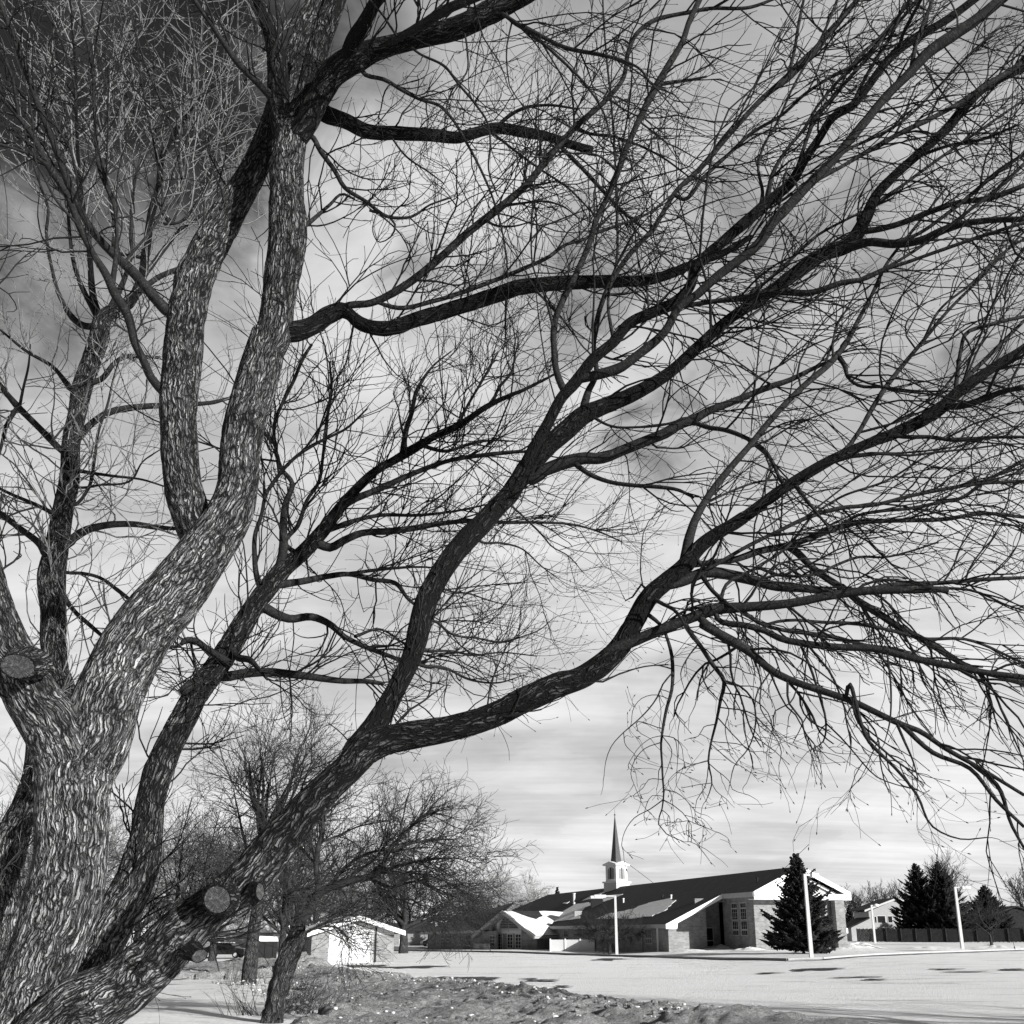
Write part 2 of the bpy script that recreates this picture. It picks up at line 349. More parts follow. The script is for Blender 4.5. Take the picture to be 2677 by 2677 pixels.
def tubes(name, pts, rad, m, parent=None, seg=3):
    """pts: list of (N,k,3) arrays, rad: list of (N,k) arrays -> one mesh"""
    VV = []; FF = []; base = 0
    for P, R in zip(pts, rad):
        if len(P) == 0: continue
        n, k, _ = P.shape; T = np.empty_like(P); T[:, 1:-1] = P[:, 2:]-P[:, :-2]; T[:, 0] = P[:, 1]-P[:, 0]; T[:, -1] = P[:, -1]-P[:, -2]; T = norm(T)
        ref = np.where(np.abs(T[:, :1, 2:3]) < .75, np.array([0, 0, 1.]), np.array([1., 0, 0])) * np.ones_like(T)
        U = norm(np.cross(T, ref)); Wv = np.cross(T, U); th = np.arange(seg)*2*math.pi/seg
        V = P[:, :, None]+(U[:, :, None]*np.cos(th)[:, None]+Wv[:, :, None]*np.sin(th)[:, None])*R[:, :, None, None]
        VV.append(V.reshape(-1, 3)); a = np.arange(n)[:, None, None]*k*seg; i = np.arange(k-1)[None, :, None]*seg; j = np.arange(seg)[None, None, :]; j2 = (j+1) % seg
        FF.append((np.stack([a+i+j, a+i+j2, a+i+seg+j2, a+i+seg+j], -1)).reshape(-1, 4)+base); base += n*k*seg
    return newmesh(name, np.vstack(VV), np.vstack(FF), m, parent, True)
def grow(P, D, L, r0, r1, k, rng, curve=.5, wander=.12, trop=None):
    n = len(P); d = norm(D); L = np.asarray(L).reshape(-1, 1)*np.ones((n, 1)); kv = norm(rng.normal(size=(n, 3)))*curve*rng.uniform(.2, 1, (n, 1))
    o = [P]; p = P
    for i in range(k):
        d = d+kv/k+rng.normal(size=(n, 3))*wander
        if trop is not None: d = d+trop/k
        d = norm(d); p = p+d*L/k; o.append(p)
    pts = np.stack(o, 1); t = np.linspace(0, 1, k+1)[None, :]
    R = np.asarray(r0).reshape(-1, 1)*(1-t)+np.asarray(r1).reshape(-1, 1)*t
    return pts, R*np.ones((n, 1))
def spawn(pts, rad, per, t0, t1, rng, amin=.45, amax=1.0, jit=True):
    """start points and directions of side shoots on (N,k,3) parents"""
    n, k, _ = pts.shape; idx = np.repeat(np.arange(n), per); t = rng.uniform(t0, t1, len(idx))*(k-1)
    i = np.minimum(t.astype(int), k-2); f = (t-i)[:, None]; A = pts[idx, i]; B = pts[idx, i+1]; p = A*(1-f)+B*f; T = norm(B-A)
    q = norm(np.cross(T, rng.normal(size=T.shape))); a = rng.uniform(amin, amax, (len(idx), 1)); D = T*np.cos(a)+q*np.sin(a)
    r = rad[idx, i]*(1-f[:, 0])+rad[idx, i+1]*f[:, 0]
    return p, D, r, t/(k-1), idx
# ------------------------------------------------------------------ ground
def ss(t): t = np.clip(t, 0, 1); return t*t*(3-2*t)
def g(X, Y):
    X = np.asarray(X, float); Y = np.asarray(Y, float)
    z = np.interp(X, [-60, -15, 0, 11, 16, 23, 42, 80], [-1.0, -.8, -.5, -.45, -.14, .06, .14, .1])
    return z*ss((Y-22)/45)
def gp(px, Y, dz=0.0):
    p = at(px, 2437, Y); return np.array([p[0], Y, float(g(p[0], Y))+dz])
def on_ground(px, py):
    """point of the ground seen at a pixel"""
    r = ray(px, py)
    lo, hi = 5.0, 900.0
    for _ in range(60):
        Y = (lo*hi)**.5; p = np.array([0, 0, EYE])+r*(Y/r[1])
        if p[2] > g(p[0], Y): lo = Y
        else: hi = Y
    return np.array([p[0], p[1], float(g(p[0], p[1]))])
def grid_mesh(name, xs, ys, zf, m):
    X, Y = np.meshgrid(xs, ys); Z = zf(X, Y); V = np.stack([X, Y, Z], -1).reshape(-1, 3)
    nx = len(xs); i = np.arange(len(ys)-1)[:, None]*nx; j = np.arange(nx-1)[None, :]
    return newmesh(name, V, np.stack([i+j, i+j+1, i+nx+j+1, i+nx+j], -1).reshape(-1, 4), m, None, True)
def bumps(X, Y, sc, amp, seed=1):
    P = np.stack([X.ravel()*sc, Y.ravel()*sc, np.zeros(X.size)], -1); return (fbm(P, seed, 3)*amp).reshape(X.shape)
xs = np.unique(np.concatenate([np.linspace(-900, -60, 22), np.linspace(-60, 90, 240), np.linspace(90, 900, 22)]))
ys = np.unique(np.concatenate([np.linspace(-300, 0, 20), np.linspace(0, 60, 240), np.linspace(60, 200, 120), np.linspace(200, 1500, 24)]))
structure(grid_mesh('ground', xs, ys, lambda X, Y: g(X, Y)+bumps(X, Y, .25, .10)*np.where(Y < 130, 1, .3)*ss((Y-10)/10)-.05, M_SNOW))

# parking lot sheet: from behind the bank to the kerb of the church lawn
kerb_px = [(880, 2481), (1030, 2486), (1300, 2491), (1500, 2498), (1700, 2504), (1900, 2511), (2060, 2514), (2150, 2511), (2395, 2496), (2677, 2486), (2800, 2483)]
kerb = [on_ground(*q) for q in kerb_px]
kx = np.array([k[0] for k in kerb]); ky = np.array([k[1] for k in kerb])
def kerbY(X): return np.interp(X, kx, ky)
U = np.linspace(0, 1, 260); XX = np.linspace(-13.5, 95, 260)
Ylo = np.interp(XX, [-13.5, -6, 2, 9, 14, 95], [70, 44, 22, 14, 9, 2])
Xg, Ug = np.meshgrid(XX, U); Yg = Ylo[None, :]+(kerbY(XX)-Ylo)[None, :]*Ug**1.4
Zg = g(Xg, Yg)+.045+bumps(Xg, Yg, .6, .03, 7)+.05*np.exp(-((Xg*.06+Yg-62)/1.0)**2)
V = np.stack([Xg, Yg, Zg], -1).reshape(-1, 3); i = np.arange(259)[:, None]*260; j = np.arange(259)[None, :]
structure(newmesh('parking_lot', V, np.stack([i+j, i+j+1, i+260+j+1, i+260+j], -1).reshape(-1, 4), M_LOT, None, True))
# kerb, and a dark asphalt strip painted in as its shadow line
mb = MB(); gt = MB()
for a, b in zip(kerb[:-1], kerb[1:]):
    n_ = max(1, int(np.linalg.norm(b-a)/3)); 
    for q in range(n_):
        p = a+(b-a)*q/n_; r = a+(b-a)*(q+1)/n_; p = p*1; r = r*1; p[2] = g(p[0], p[1])+.10; r[2] = g(r[0], r[1])+.10
        mb.beam(p, r, .18, .20)
        for o_, w in ((0.62, .8),):
            gt.add([p+(0, -o_-w/2, -.005), r+(0, -o_-w/2, -.005), r+(0, -o_+w/2, -.005), p+(0, -o_+w/2, -.005)], [(0, 1, 2, 3)])
structure(mb.build('kerb', M_CONC)); structure(gt.build('kerb_shadow_strip', M_ASPH))
# bare asphalt showing through the packed snow
rng = np.random.default_rng(5)
def patch(px, py, wpx, hpx, name='asphalt_patch'):
    c = on_ground(px, py); e = on_ground(px+wpx/2, py); f = on_ground(px, py-hpx/2)
    rx = abs(e[0]-c[0]); ry = abs(f[1]-c[1]); n = 46; th = np.arange(n)*2*math.pi/n
    P = np.stack([np.cos(th)*2, np.sin(th)*2, np.full(n, px*.37)], -1); k = 1+fbm(P, 3, 4)*1.1
    V = [(c[0]+rx*math.cos(t)*q, c[1]+ry*math.sin(t)*q, 0) for t, q in zip(th, k)]
    V = [(x, y, float(g(x, y))+.085) for x, y, _ in V]
    structure(newmesh(name, V, [tuple(range(n))], M_ASPH))
for q in ((1150, 2563, 150, 9), (1255, 2563, 110, 8), (1080, 2531, 130, 5), (960, 2529, 110, 5), (905, 2528, 60, 4), (1420, 2568, 80, 4), (1385, 2564, 40, 3), (1470, 2585, 45, 3),
          (2150, 2537, 130, 7), (2090, 2540, 80, 4), (2010, 2548, 130, 2.2), (2230, 2560, 160, 2.5), (2470, 2538, 90, 3), (2640, 2539, 80, 4), (1570, 2512, 50, 3), (1200, 2569, 60, 3), (1600, 2509, 90, 2), (2290, 2566, 60, 3), (2520, 2545, 160, 2)):
    patch(*q)

# ploughed bank of dirty snow
crest = [(-22, 92, -.55), (-15.5, 74, -.15), (-12.1, 62, .0), (-4.9, 41, .12), (-.4, 29.5, .24), (1.95, 21.6, .33), (3.9, 16.6, .36), (7, 13.4, .34), (13, 8, .3), (20, 0, .3)]
cp = np.array(crest); cs = np.concatenate([[0], np.cumsum(np.linalg.norm(np.diff(cp[:, :2], axis=0), axis=1))])
sN = np.concatenate([np.linspace(0, cs[3], 120), np.linspace(cs[3], cs[6], 420)[1:], np.linspace(cs[6], cs[-1], 60)[1:]]); dN = np.concatenate([np.linspace(-10, -3, 60), np.linspace(-3, 3.4, 100)[1:]])
cr, _ = resample(cp, np.zeros(len(cp)), .4); crs = np.concatenate([[0], np.cumsum(np.linalg.norm(np.diff(cr, axis=0), axis=1))])
cx_ = np.interp(sN, crs*cs[-1]/crs[-1], cr[:, 0]); cy_ = np.interp(sN, crs*cs[-1]/crs[-1], cr[:, 1]); cz_ = np.interp(sN, crs*cs[-1]/crs[-1], cr[:, 2])
tx = np.gradient(cx_, sN); ty = np.gradient(cy_, sN); tn = np.hypot(tx, ty); nxv, nyv = -ty/tn, tx/tn      # points toward the lot side
def bankpt(s_i, d):
    X = cx_[s_i]+nxv[s_i]*d; Y = cy_[s_i]+nyv[s_i]*d; base = g(X, Y); hc = np.maximum(cz_[s_i]-g(cx_[s_i], cy_[s_i]), .3)
    prof = np.where(d > 0, np.exp(-(d/1.15)**2), .30+.70*np.exp(-(d/2.3)**2))*ss((d+10)/4)
    P = np.stack([X.ravel(), Y.ravel(), np.zeros(X.size)], -1)
    rough = (fbm(P*1.1, 11, 4)*.20+np.abs(fbm(P*3.4, 15, 3))*.15+np.abs(fbm(P*9.0, 19, 2))*.06).reshape(X.shape)
    return X, Y, base+hc*prof+rough*np.where(d > 0, np.exp(-(d/1.3)**2), 1)*ss((d+10)/3)-.02-.25*ss((d-2.2)/1.0)
Si, Dg = np.meshgrid(np.arange(len(sN)), dN); X, Y, Z = bankpt(Si, Dg)
Z = Z-.9*ss((-.172+bumps(X, Y, .8, .05, 31)-X/np.maximum(Y, 1))/.05)*(Y < 60)
nx = len(sN); V = np.stack([X, Y, Z], -1).reshape(-1, 3); i = np.arange(len(dN)-1)[:, None]*nx; j = np.arange(nx-1)[None, :]
structure(newmesh('snow_bank', V, np.stack([i+j, i+j+1, i+nx+j+1, i+nx+j], -1).reshape(-1, 4), M_BANK, None, True))
# loose lumps of frozen snow on the bank
ico = bpy.data.meshes.new('t'); import bmesh
bm_ = bmesh.new(); bmesh.ops.create_icosphere(bm_, subdivisions=2, radius=1); IV = np.array([v.co[:] for v in bm_.verts]); IF = np.array([[v.index for v in f.verts] for f in bm_.faces]); bm_.free()
def lumps(name, m, n, seed, smin, smax, srange=(60, 520), dr=(-6, .8)):
    rng = np.random.default_rng(seed); VV = []; FF = []
    for q in range(n):
        si = int(rng.integers(*srange)); d = float(rng.uniform(*dr)) if rng.random() < .6 else float(rng.normal(-.2, .5)); d = min(max(d, dr[0]), dr[1])
        X, Y, Z = bankpt(np.array([si]), np.array([d])); r = smin+(smax-smin)*rng.random()**3.5
        P = IV*r*np.array([1, .9, .6])*rng.uniform(.7, 1.3, 3); P = P*(1+fbm(IV*1.6+q, q % 50, 2)*.7)[:, None]
        VV.append(P+[X[0], Y[0], Z[0]+r*.2]); FF.append(IF+q*len(IV))
    o = newmesh(name, np.vstack(VV), np.vstack(FF), m); o['kind'] = 'stuff'; return o
tag(lumps('snow_lumps', M_BANKLUMP, 1300, 3, .005, .05), 'scattered white lumps of frozen snow on the ploughed bank', 'snow')
tag(lumps('frozen_clods', M_BANK, 4500, 9, .008, .06), 'rough grey frozen clods all over the ploughed snow bank', 'snow')
tag(lumps('dirt_clods', M_ASPH, 900, 4, .008, .03), 'dark clods and litter scattered over the dirty snow bank', 'dirt')
# small heap beside the garage
def heap(px, Y, r, h, m, name, seed):
    c = gp(px, Y); th = np.linspace(0, 2*math.pi, 49)[:-1]; rr = np.linspace(0, 1, 14); V = []; 
    for q in rr:
        for t in th: V.append((c[0]+r*q*math.cos(t), c[1]+r*q*math.sin(t), 0))
    V = np.array(V); d = np.repeat(rr, 48); V[:, 2] = g(V[:, 0], V[:, 1])-.05+h*np.cos(d*math.pi/2)**1.3*(1+fbm(V*1.8+seed, seed, 3)*.9)
    i = np.arange(13)[:, None]*48; j = np.arange(48)[None, :]; j2 = (j+1) % 48
    return newmesh(name, V, np.stack([i+j, i+j2, i+48+j2, i+48+j], -1).reshape(-1, 4), m, None, True)
structure(heap(800, 74, 2.6, .85, M_BANK, 'snow_heap', 2)); structure(heap(860, 70, 3.0, .3, M_SNOWROOF, 'snow_drift', 4))
structure(heap(1880, 112, 3.2, .35, M_SNOWROOF, 'snow_drift', 5)); structure(heap(1955, 103, 1.8, .3, M_SNOWROOF, 'snow_drift', 6))
structure(heap(2230, 112, 3.4, .45, M_SNOWROOF, 'snow_drift', 8)); structure(heap(2210, 99, 4.5, .2, M_SNOWROOF, 'snow_drift', 9)); structure(heap(1800, 104, 3, .2, M_SNOWROOF, 'snow_drift', 10))
structure(heap(2420, 102, 4, .25, M_SNOWROOF, 'snow_drift', 12)); structure(heap(2600, 106, 4, .25, M_SNOWROOF, 'snow_drift', 13))

# ------------------------------------------------------------------ church
PH = math.radians(15); aU = np.array([-math.sin(PH), math.cos(PH), 0]); bV = np.array([math.cos(PH), math.sin(PH), 0]); kZ = np.array([0, 0, 1.])
C0 = at(1975, 2437, 105); C0[2] = 0.0
def L(u, v, z): return C0+aU*u+bV*v+kZ*z
church = thing('church', 'long low brick church with white steeple, dark roof and white gable beyond the parking lot', 'church', C0, 0)
class CB(MB):
    """builder in the church's own directions (u along the ridge, v across, z up), stored relative to C0"""
    def lbox(s, u0, u1, v0, v1, z0, z1):
        P = lambda u, v, z: L(u, v, z)-C0
        return s.add([P(u, v, z) for z in (z0, z1) for v in (v0, v1) for u in (u0, u1)], [(0, 2, 3, 1), (4, 5, 7, 6), (0, 1, 5, 4), (2, 6, 7, 3), (0, 4, 6, 2), (1, 3, 7, 5)])
    def lpoly(s, pts, d): return s.prism([L(*p)-C0 for p in pts], aU*d[0]+bV*d[1]+kZ*d[2])
W_CH = 9.3; RV = W_CH/2; RZ = 7.7; SL = .47; U1 = 6.4; V0 = -6.2; UE = 93.0
def rz(v): return RZ-SL*abs(v-RV)
# chapel block walls (gable end near, long side walls)
b = CB(); b.lpoly([(0, 0, -.6), (0, W_CH, -.6), (0, W_CH, rz(W_CH)-.45), (0, 0, rz(0)-.45)], (.35, 0, 0)); b.build('gable_wall', M_PBRICK, church)
b = CB(); b.lbox(.36, U1+.3, 0, .35, -.6, rz(0)-.55); b.build('side_wall', M_BRICK, church)
b = CB(); b.lbox(.36, UE, W_CH-.35, W_CH, -.6, rz(W_CH)-.45); b.build('rear_wall', M_BRICK, church)
# wing end wall, its return and the recess
b = CB(); b.lpoly([(U1, V0, -.8), (U1, -2.05, -.8), (U1, -2.05, rz(-2.05)-.32), (U1, V0, rz(V0)-.32)], (.35, 0, 0)); b.build('wing_end_wall', M_PBRICK, church)
b = CB(); b.lbox(U1+.36, U1+1.9, -2.3, -2.05, -.8, rz(-2.05)-.5); b.lbox(U1+1.9, U1+2.2, -2.3, .35, -.8, rz(0)-.6); b.build('recess_wall', M_BRICK, church)
b = CB(); b.lbox(U1+1.84, U1+1.9, -1.5, -.55, -.3, 2.0); dr = b.build('side_door', M_GLASS, church)
b = CB(); b.lbox(U1+1.78, U1+1.90, -1.6, -1.5, -.3, 2.1); b.lbox(U1+1.78, U1+1.90, -.55, -.45, -.3, 2.1); b.lbox(U1+1.78, U1+1.9, -1.5, -.55, 2.0, 2.1); b.lbox(U1+1.78, U1+1.84, -1.5, -.55, .75, .85); b.build('door_frame', M_SOFFIT, church)
# long front wall of the wing
UF = 46.0
b = CB(); b.lbox(U1+.36, UF+8, V0, V0+.3, -1.0, rz(V0)-.35); b.build('front_wall', M_BRICK, church)
b = CB(); b.lbox(UE-.3, UE, V0, W_CH-.36, -1.0, rz(V0)-.3); b.build('far_wall', M_BRICK, church)
# roof planes with thickness
OV = .55; OU = 1.2; TH = .14
def rslab(pts):
    b = CB(); b.lpoly(pts, (0, 0, -TH)); return b
HU = UE-10
r = rslab([(-OU, RV, RZ+.02), (-OU, -OV, rz(-OV)), (U1-.9, -OV, rz(-OV)), (U1-.9, V0-OV, rz(V0-OV)), (UE+.4, V0-OV, rz(V0-OV)), (HU, RV, RZ+.02)])
roof = r.build('roof', M_SHINGLE, church)
r = rslab([(-OU, RV+.01, RZ+.02), (HU, RV+.01, RZ+.02), (UE+.4, W_CH+OV, rz(W_CH+OV)), (-OU, W_CH+OV, rz(W_CH+OV))]); r.build('roof_slope', M_SHINGLE, church)
r = rslab([(HU+.02, RV, RZ), (UE+.4, V0-OV, rz(V0-OV)), (UE+.4, W_CH+OV, rz(W_CH+OV))]); r.build('roof_hip', M_SHINGLE, church)
# closed white pediment: fascia boards, soffit, recessed siding triangle
def rake(v0, v1, u, dz0, dz1, du, nm='rake_board', m=M_TRIM):
    b = CB(); b.lpoly([(u, v0, rz(v0)-dz0), (u, v1, rz(v1)-dz0), (u, v1, rz(v1)-dz1), (u, v0, rz(v0)-dz1)], (du, 0, 0)); return b.build(nm, m, church)
rake(-OV, RV, -OU-.06, -.05, .42, .055); rake(RV, W_CH+OV, -OU-.06, -.05, .42, .055)
bz = rz(-OV)-.55
b = CB(); b.lbox(-OU-.06, -OU, -OV, W_CH+OV, bz-.1, bz+.42); b.build('pediment_band', M_TRIM, church)
b = CB(); b.lbox(-OU, -.01, -OV, W_CH+OV, bz-.14, bz-.08); b.build('soffit', M_TRIM, church)
b = CB(); b.lpoly([(-.5, .6, bz+.1), (-.5, W_CH-.6, bz+.1), (-.5, RV, RZ-.5)], (.1, 0, 0)); b.build('pediment_siding', M_SIDING, church)
for v0, v1 in ((-OV, RV), (RV, W_CH+OV)):
    rake(v0+1.0 if v0 < RV-1 else v0, v1 if v1 < RV+1 else v1-1.0, -.75, .62, .86, .08, 'inner_rake_board')
b = CB(); b.lpoly([(-OU, -OV, bz-.1), (-OU, 1.9, bz-.1), (-OU, 1.9, rz(1.9)-.3), (-OU, -OV, rz(-OV)-.1)], (.05, 0, 0)); b.build('eave_return', M_TRIM, church)
b = CB(); b.lbox(-.35, -.02, W_CH-1.95, W_CH-1.55, -.6, bz-.15); b.build('portico_pillar', M_BRICK, church)
b = CB(); b.lbox(-OU+.1, -.36, W_CH-1.2, W_CH-.2, -.6, bz-.15); b.build('portico_pier', M_PBRICK, church)
b = CB(); b.lbox(-.12, -.02, 2.0, 2.7, 1.2, 2.0); b.build('wall_panel', M_SIDING, church)
# eaves
b = CB(); b.lbox(-OU, U1-.9, -OV-.08, -OV, rz(-OV)-.42, rz(-OV)+.02); b.build('gutter_board', M_SOFFIT, church)
b = CB(); b.lbox(U1-.9, UF+2, V0-OV-.08, V0-OV, rz(V0-OV)-.34, rz(V0-OV)+.02); b.build('gutter_board', M_SOFFIT, church)
b = CB(); b.lbox(-OU, U1-.9, -OV, 0, rz(-OV)-.44, rz(-OV)-.38); b.lbox(U1-.9, UF+2, V0-OV, V0, rz(V0-OV)-.36, rz(V0-OV)-.30); b.build('eave_soffit', M_SOFFIT, church)
b = CB(); b.lpoly([(U1-.96, V0-OV-.08, rz(V0-OV)+.03), (U1-.96, -OV, rz(-OV)+.03), (U1-.96, -OV, rz(-OV)-.40), (U1-.96, V0-OV+1.2, rz(V0-OV)-.36+.5), (U1-.96, V0-OV+1.1, rz(V0-OV)-.42), (U1-.96, V0-OV-.08, rz(V0-OV)-.42)], (.055, 0, 0)); b.build('wing_rake_board', M_TRIM, church)
b = CB(); b.lpoly([(U1-.9, V0-.3, rz(V0-.3)-.22), (U1-.9, -.1, rz(-.1)-.22), (U1-.9, -.1, rz(-.1)-.3), (U1-.9, V0-.3, rz(V0-.3)-.3)], (.89, 0, 0)); b.build('rake_soffit', M_TRIM, church)
# tall chapel windows on the shaded side wall
def window(u0, u1, v, z0, z1, bars, m_frame=M_SOFFIT, mul=2, side=-1):
    f = CB(); w = .09; d = .06*side
    vv = sorted((v, v+d))
    f.lbox(u0, u0+w, *vv, z0, z1); f.lbox(u1-w, u1, *vv, z0, z1); f.lbox(u0+w, u1-w, *vv, z1-w, z1); f.lbox(u0+w, u1-w, *vv, z0, z0+w)
    for q in bars: f.lbox(u0+w, u1-w, *vv, q-.06, q+.06)
    o = f.build('window', m_frame, church)
    p = CB(); p.lbox(u0+w, u1-w, *sorted((v+d*.1, v+d*.35)), z0+w, z1-w); p.build('pane', M_GLASS, o)
    mu = CB()
    for k in range(1, mul+1):
        x = u0+w+(u1-u0-2*w)*k/(mul+1); mu.lbox(x-.02, x+.02, *sorted((v+d*.4, v+d*.8)), z0+w, z1-w)
    nz = int((z1-z0)/.42)
    for k in range(1, nz): q = z0+w+(z1-z0-2*w)*k/nz; mu.lbox(u0+w, u1-w, *sorted((v+d*.4, v+d*.8)), q-.015, q+.015)
    mu.build('muntins', m_frame, o)
for u0 in (1.45, 3.35):
    window(u0, u0+1.35, -.003, 1.25, 4.4, (3.85, 2.75, 1.85))
for u0 in (10.6, 27.5, 33.0, 38.5):
    window(u0, u0+1.9, V0-.003, .45, 1.95, (1.0,))
for u0 in (9.0, 13.2):
    b = CB(); b.lbox(u0, u0+.12, V0-.14, V0-.003, -.5, rz(V0)-.4); b.build('downspout', M_TRIM if u0 < 10 else M_SOFFIT, church)
# snow lying on the front slope, with worn edges
def snow_patch(pts, seed, nm='snow_patch', par=None, zf=None, th=.05, m=M_SNOWROOF, jit=.35, kk=9):
    P = []; n = len(pts); zf = zf or (lambda u, v: rz(v))
    for q in range(n):
        a = np.array(pts[q], float); c = np.array(pts[(q+1) % n], float)
        for k in range(kk): P.append(a+(c-a)*k/kk)
    P = np.array(P); P = P+np.stack([fbm(np.c_[P*1.3, np.zeros(len(P))], seed, 3), fbm(np.c_[P*1.3, np.ones(len(P))*5], seed+1, 3)], -1)*jit*np.array([2.6, 1.0])
    b = CB(); b.lpoly([(u, v, zf(u, v)+.03) for u, v in P], (0, 0, th)); return b.build(nm, m, par or roof)
def roof_uv(px, py):
    """(u, v) on the front roof slope under a pixel"""
    r = ray(px, py); n_ = np.cross(L(1, -1, rz(-1))-L(0, -1, rz(-1)), L(0, -2, rz(-2))-L(0, -1, rz(-1))); t = np.dot(L(0, -1, rz(-1))-np.array([0, 0, EYE]), n_)/np.dot(r, n_)
    q = np.array([0, 0, EYE])+r*t-C0; return float(q@aU), float(q@bV)
snow_patch([roof_uv(*q) for q in ((1650, 2379), (1700, 2360), (1752, 2351), (1765, 2356), (1740, 2380), (1705, 2396), (1640, 2403), (1560, 2404), (1590, 2390))], 4)
snow_patch([roof_uv(*q) for q in ((1538, 2347), (1585, 2330), (1580, 2334), (1555, 2348), (1520, 2357))], 6, jit=.2)
snow_patch([roof_uv(*q) for q in ((1588, 2342), (1630, 2338), (1580, 2358), (1530, 2372), (1515, 2380), (1545, 2360))], 8, jit=.2)
snow_patch([roof_uv(*q) for q in ((1505, 2365), (1540, 2360), (1520, 2385), (1515, 2402), (1445, 2410), (1470, 2384))], 18, jit=.2)
snow_patch([roof_uv(*q) for q in ((1470, 2362), (1490, 2358), (1480, 2364))], 12, jit=.1)
# pipes and roof boxes
def roofthing(px, py_base, wpx, hpx, name, m, snow=False, part_of=None):
    u, v = roof_uv(px, py_base); p = L(u, v, rz(v)); s = mpp(p); w = wpx*s; h = hpx*s
    mb = MB(); q = p-C0
    if wpx < 9: mb.cyl(q-(0, 0, .2), q+(0, 0, h), w/2, w/2, 10); mb.cyl(q+(0, 0, h), q+(0, 0, h+.12), w*.7, w*.7, 10)
    else: mb.box(q[0]-w/2, q[0]+w/2, q[1]-w/2, q[1]+w/2, q[2]-.6, q[2]+h)
    o = mb.build(name, m, church)
    if snow:
        mb = MB(); mb.box(q[0]-w*.53, q[0]+w*.53, q[1]-w*.53, q[1]+w*.53, q[2]+h+.003, q[2]+h+.35); mb.build('snow_cap', M_SNOWROOF, o)
roofthing(1501, 2364, 7, 26, 'vent_pipe', M_METAL); roofthing(1498, 2362, 5, 24, 'vent_pipe', M_SOFFIT)
roofthing(1336, 2364, 6, 12, 'vent_pipe', M_METAL) if False else None
roofthing(1560, 2366, 30, 16, 'roof_unit', M_BIN, True)
roofthing(1511, 2393, 18, 11, 'roof_vent', M_SOFFIT); roofthing(1630, 2360, 4, 9, 'vent_pipe', M_TRIM); roofthing(1755, 2350, 4, 8, 'vent_pipe', M_TRIM)
roofthing(1732, 2347, 5, 5, 'vent_pipe', M_BIN); roofthing(1980, 2306, 5, 8, 'vent_pipe', M_BIN)

# steeple on the ridge
us = 49.6; sc_ = L(us, RV, RZ)
st = thing('steeple', 'x', 'x', sc_, math.radians(38)); st.scale = (.86, .86, .55); st.parent = church; st.location = tuple(sc_-C0)
st.pop('category', None) if hasattr(st, 'pop') else None
for k_ in ('category', 'label'):
    if k_ in st: del st[k_]
def sbox(name, w, z0, z1, m=M_TRIM): return MB().box(-w/2, w/2, -w/2, w/2, z0, z1).build(name, m, st)
sbox('steeple_base', 3.0, -1.2, .95, M_SIDING); sbox('base_cornice', 3.35, .953, 1.35); sbox('belfry', 2.5, 1.353, 5.3)
mb = MB(); mb.box(-1.6, 1.6, -1.6, 1.6, 5.303, 5.65)
o = mb.build('belfry_cornice', M_TRIM, st)
mb = MB()
for sx_, sy_ in ((1, 0), (-1, 0), (0, 1), (0, -1)):
    t = np.array([-sy_, sx_, 0.])*1.6; n_ = np.array([sx_, sy_, 0.])*1.6; mb.prism([n_-t+(0, 0, 5.653), n_+t+(0, 0, 5.653), n_+(0, 0, 6.35)], -n_*.99)
mb.build('belfry_gable', M_TRIM, st)
for sx_, sy_ in ((1, 0), (-1, 0), (0, 1), (0, -1)):
    t = np.array([-sy_, sx_, 0.]); n_ = np.array([sx_, sy_, 0.])*1.253
    arch = [n_-t*.72+(0, 0, 1.9), n_+t*.72+(0, 0, 1.9), n_+t*.72+(0, 0, 4.3)]+[n_+t*.72*math.cos(q)+np.array([0, 0, 4.3+.6*math.sin(q)]) for q in np.linspace(.3, math.pi-.3, 6)]+[n_-t*.72+(0, 0, 4.3)]
    lv = MB().prism(arch, n_*.012).build('louvre_opening', M_SOFFIT, st)
    sl = MB()
    for z in np.arange(2.0, 4.5, .28): sl.beam(n_*1.03-t*.7+(0, 0, z), n_*1.03+t*.7+(0, 0, z), .06, .05)
    sl.beam(n_*1.05+(0, 0, 1.9), n_*1.05+(0, 0, 4.8), .07, .1, up=t)
    sl.build('slats', M_BIN, lv)
mb = MB(); n8 = 8; base = [(1.05*math.cos(q), 1.05*math.sin(q), 5.66) for q in (np.arange(n8)+.5)*2*math.pi/n8]
base4 = [(-.66, -.66, 5.66), (.66, -.66, 5.66), (.66, .66, 5.66), (-.66, .66, 5.66)]; z2 = 8.2; z3 = 18.2
r2, r3 = .70, .04
mb.add(base4+[(x*r2, y*r2, z2+1) for x, y, _ in base4]+[(x*r3, y*r3, z3) for x, y, _ in base4], [(0, 3, 2, 1), (8, 9, 10, 11)]+[(i, (i+1) % 4, (i+1) % 4+4, i+4) for i in range(4)]+[(i+4, (i+1) % 4+4, (i+1) % 4+8, i+8) for i in range(4)])
mb.build('spire', M_SPIRE, st)
MB().cyl((0, 0, z3), (0, 0, z3+1.6), .035, .015, 6).build('finial_rod', M_BIN, st); mb = MB(); mb.cyl((0, 0, z3-.05), (0, 0, z3+.22), .14, .14, 8); mb.build('finial_ball', M_BIN, st)

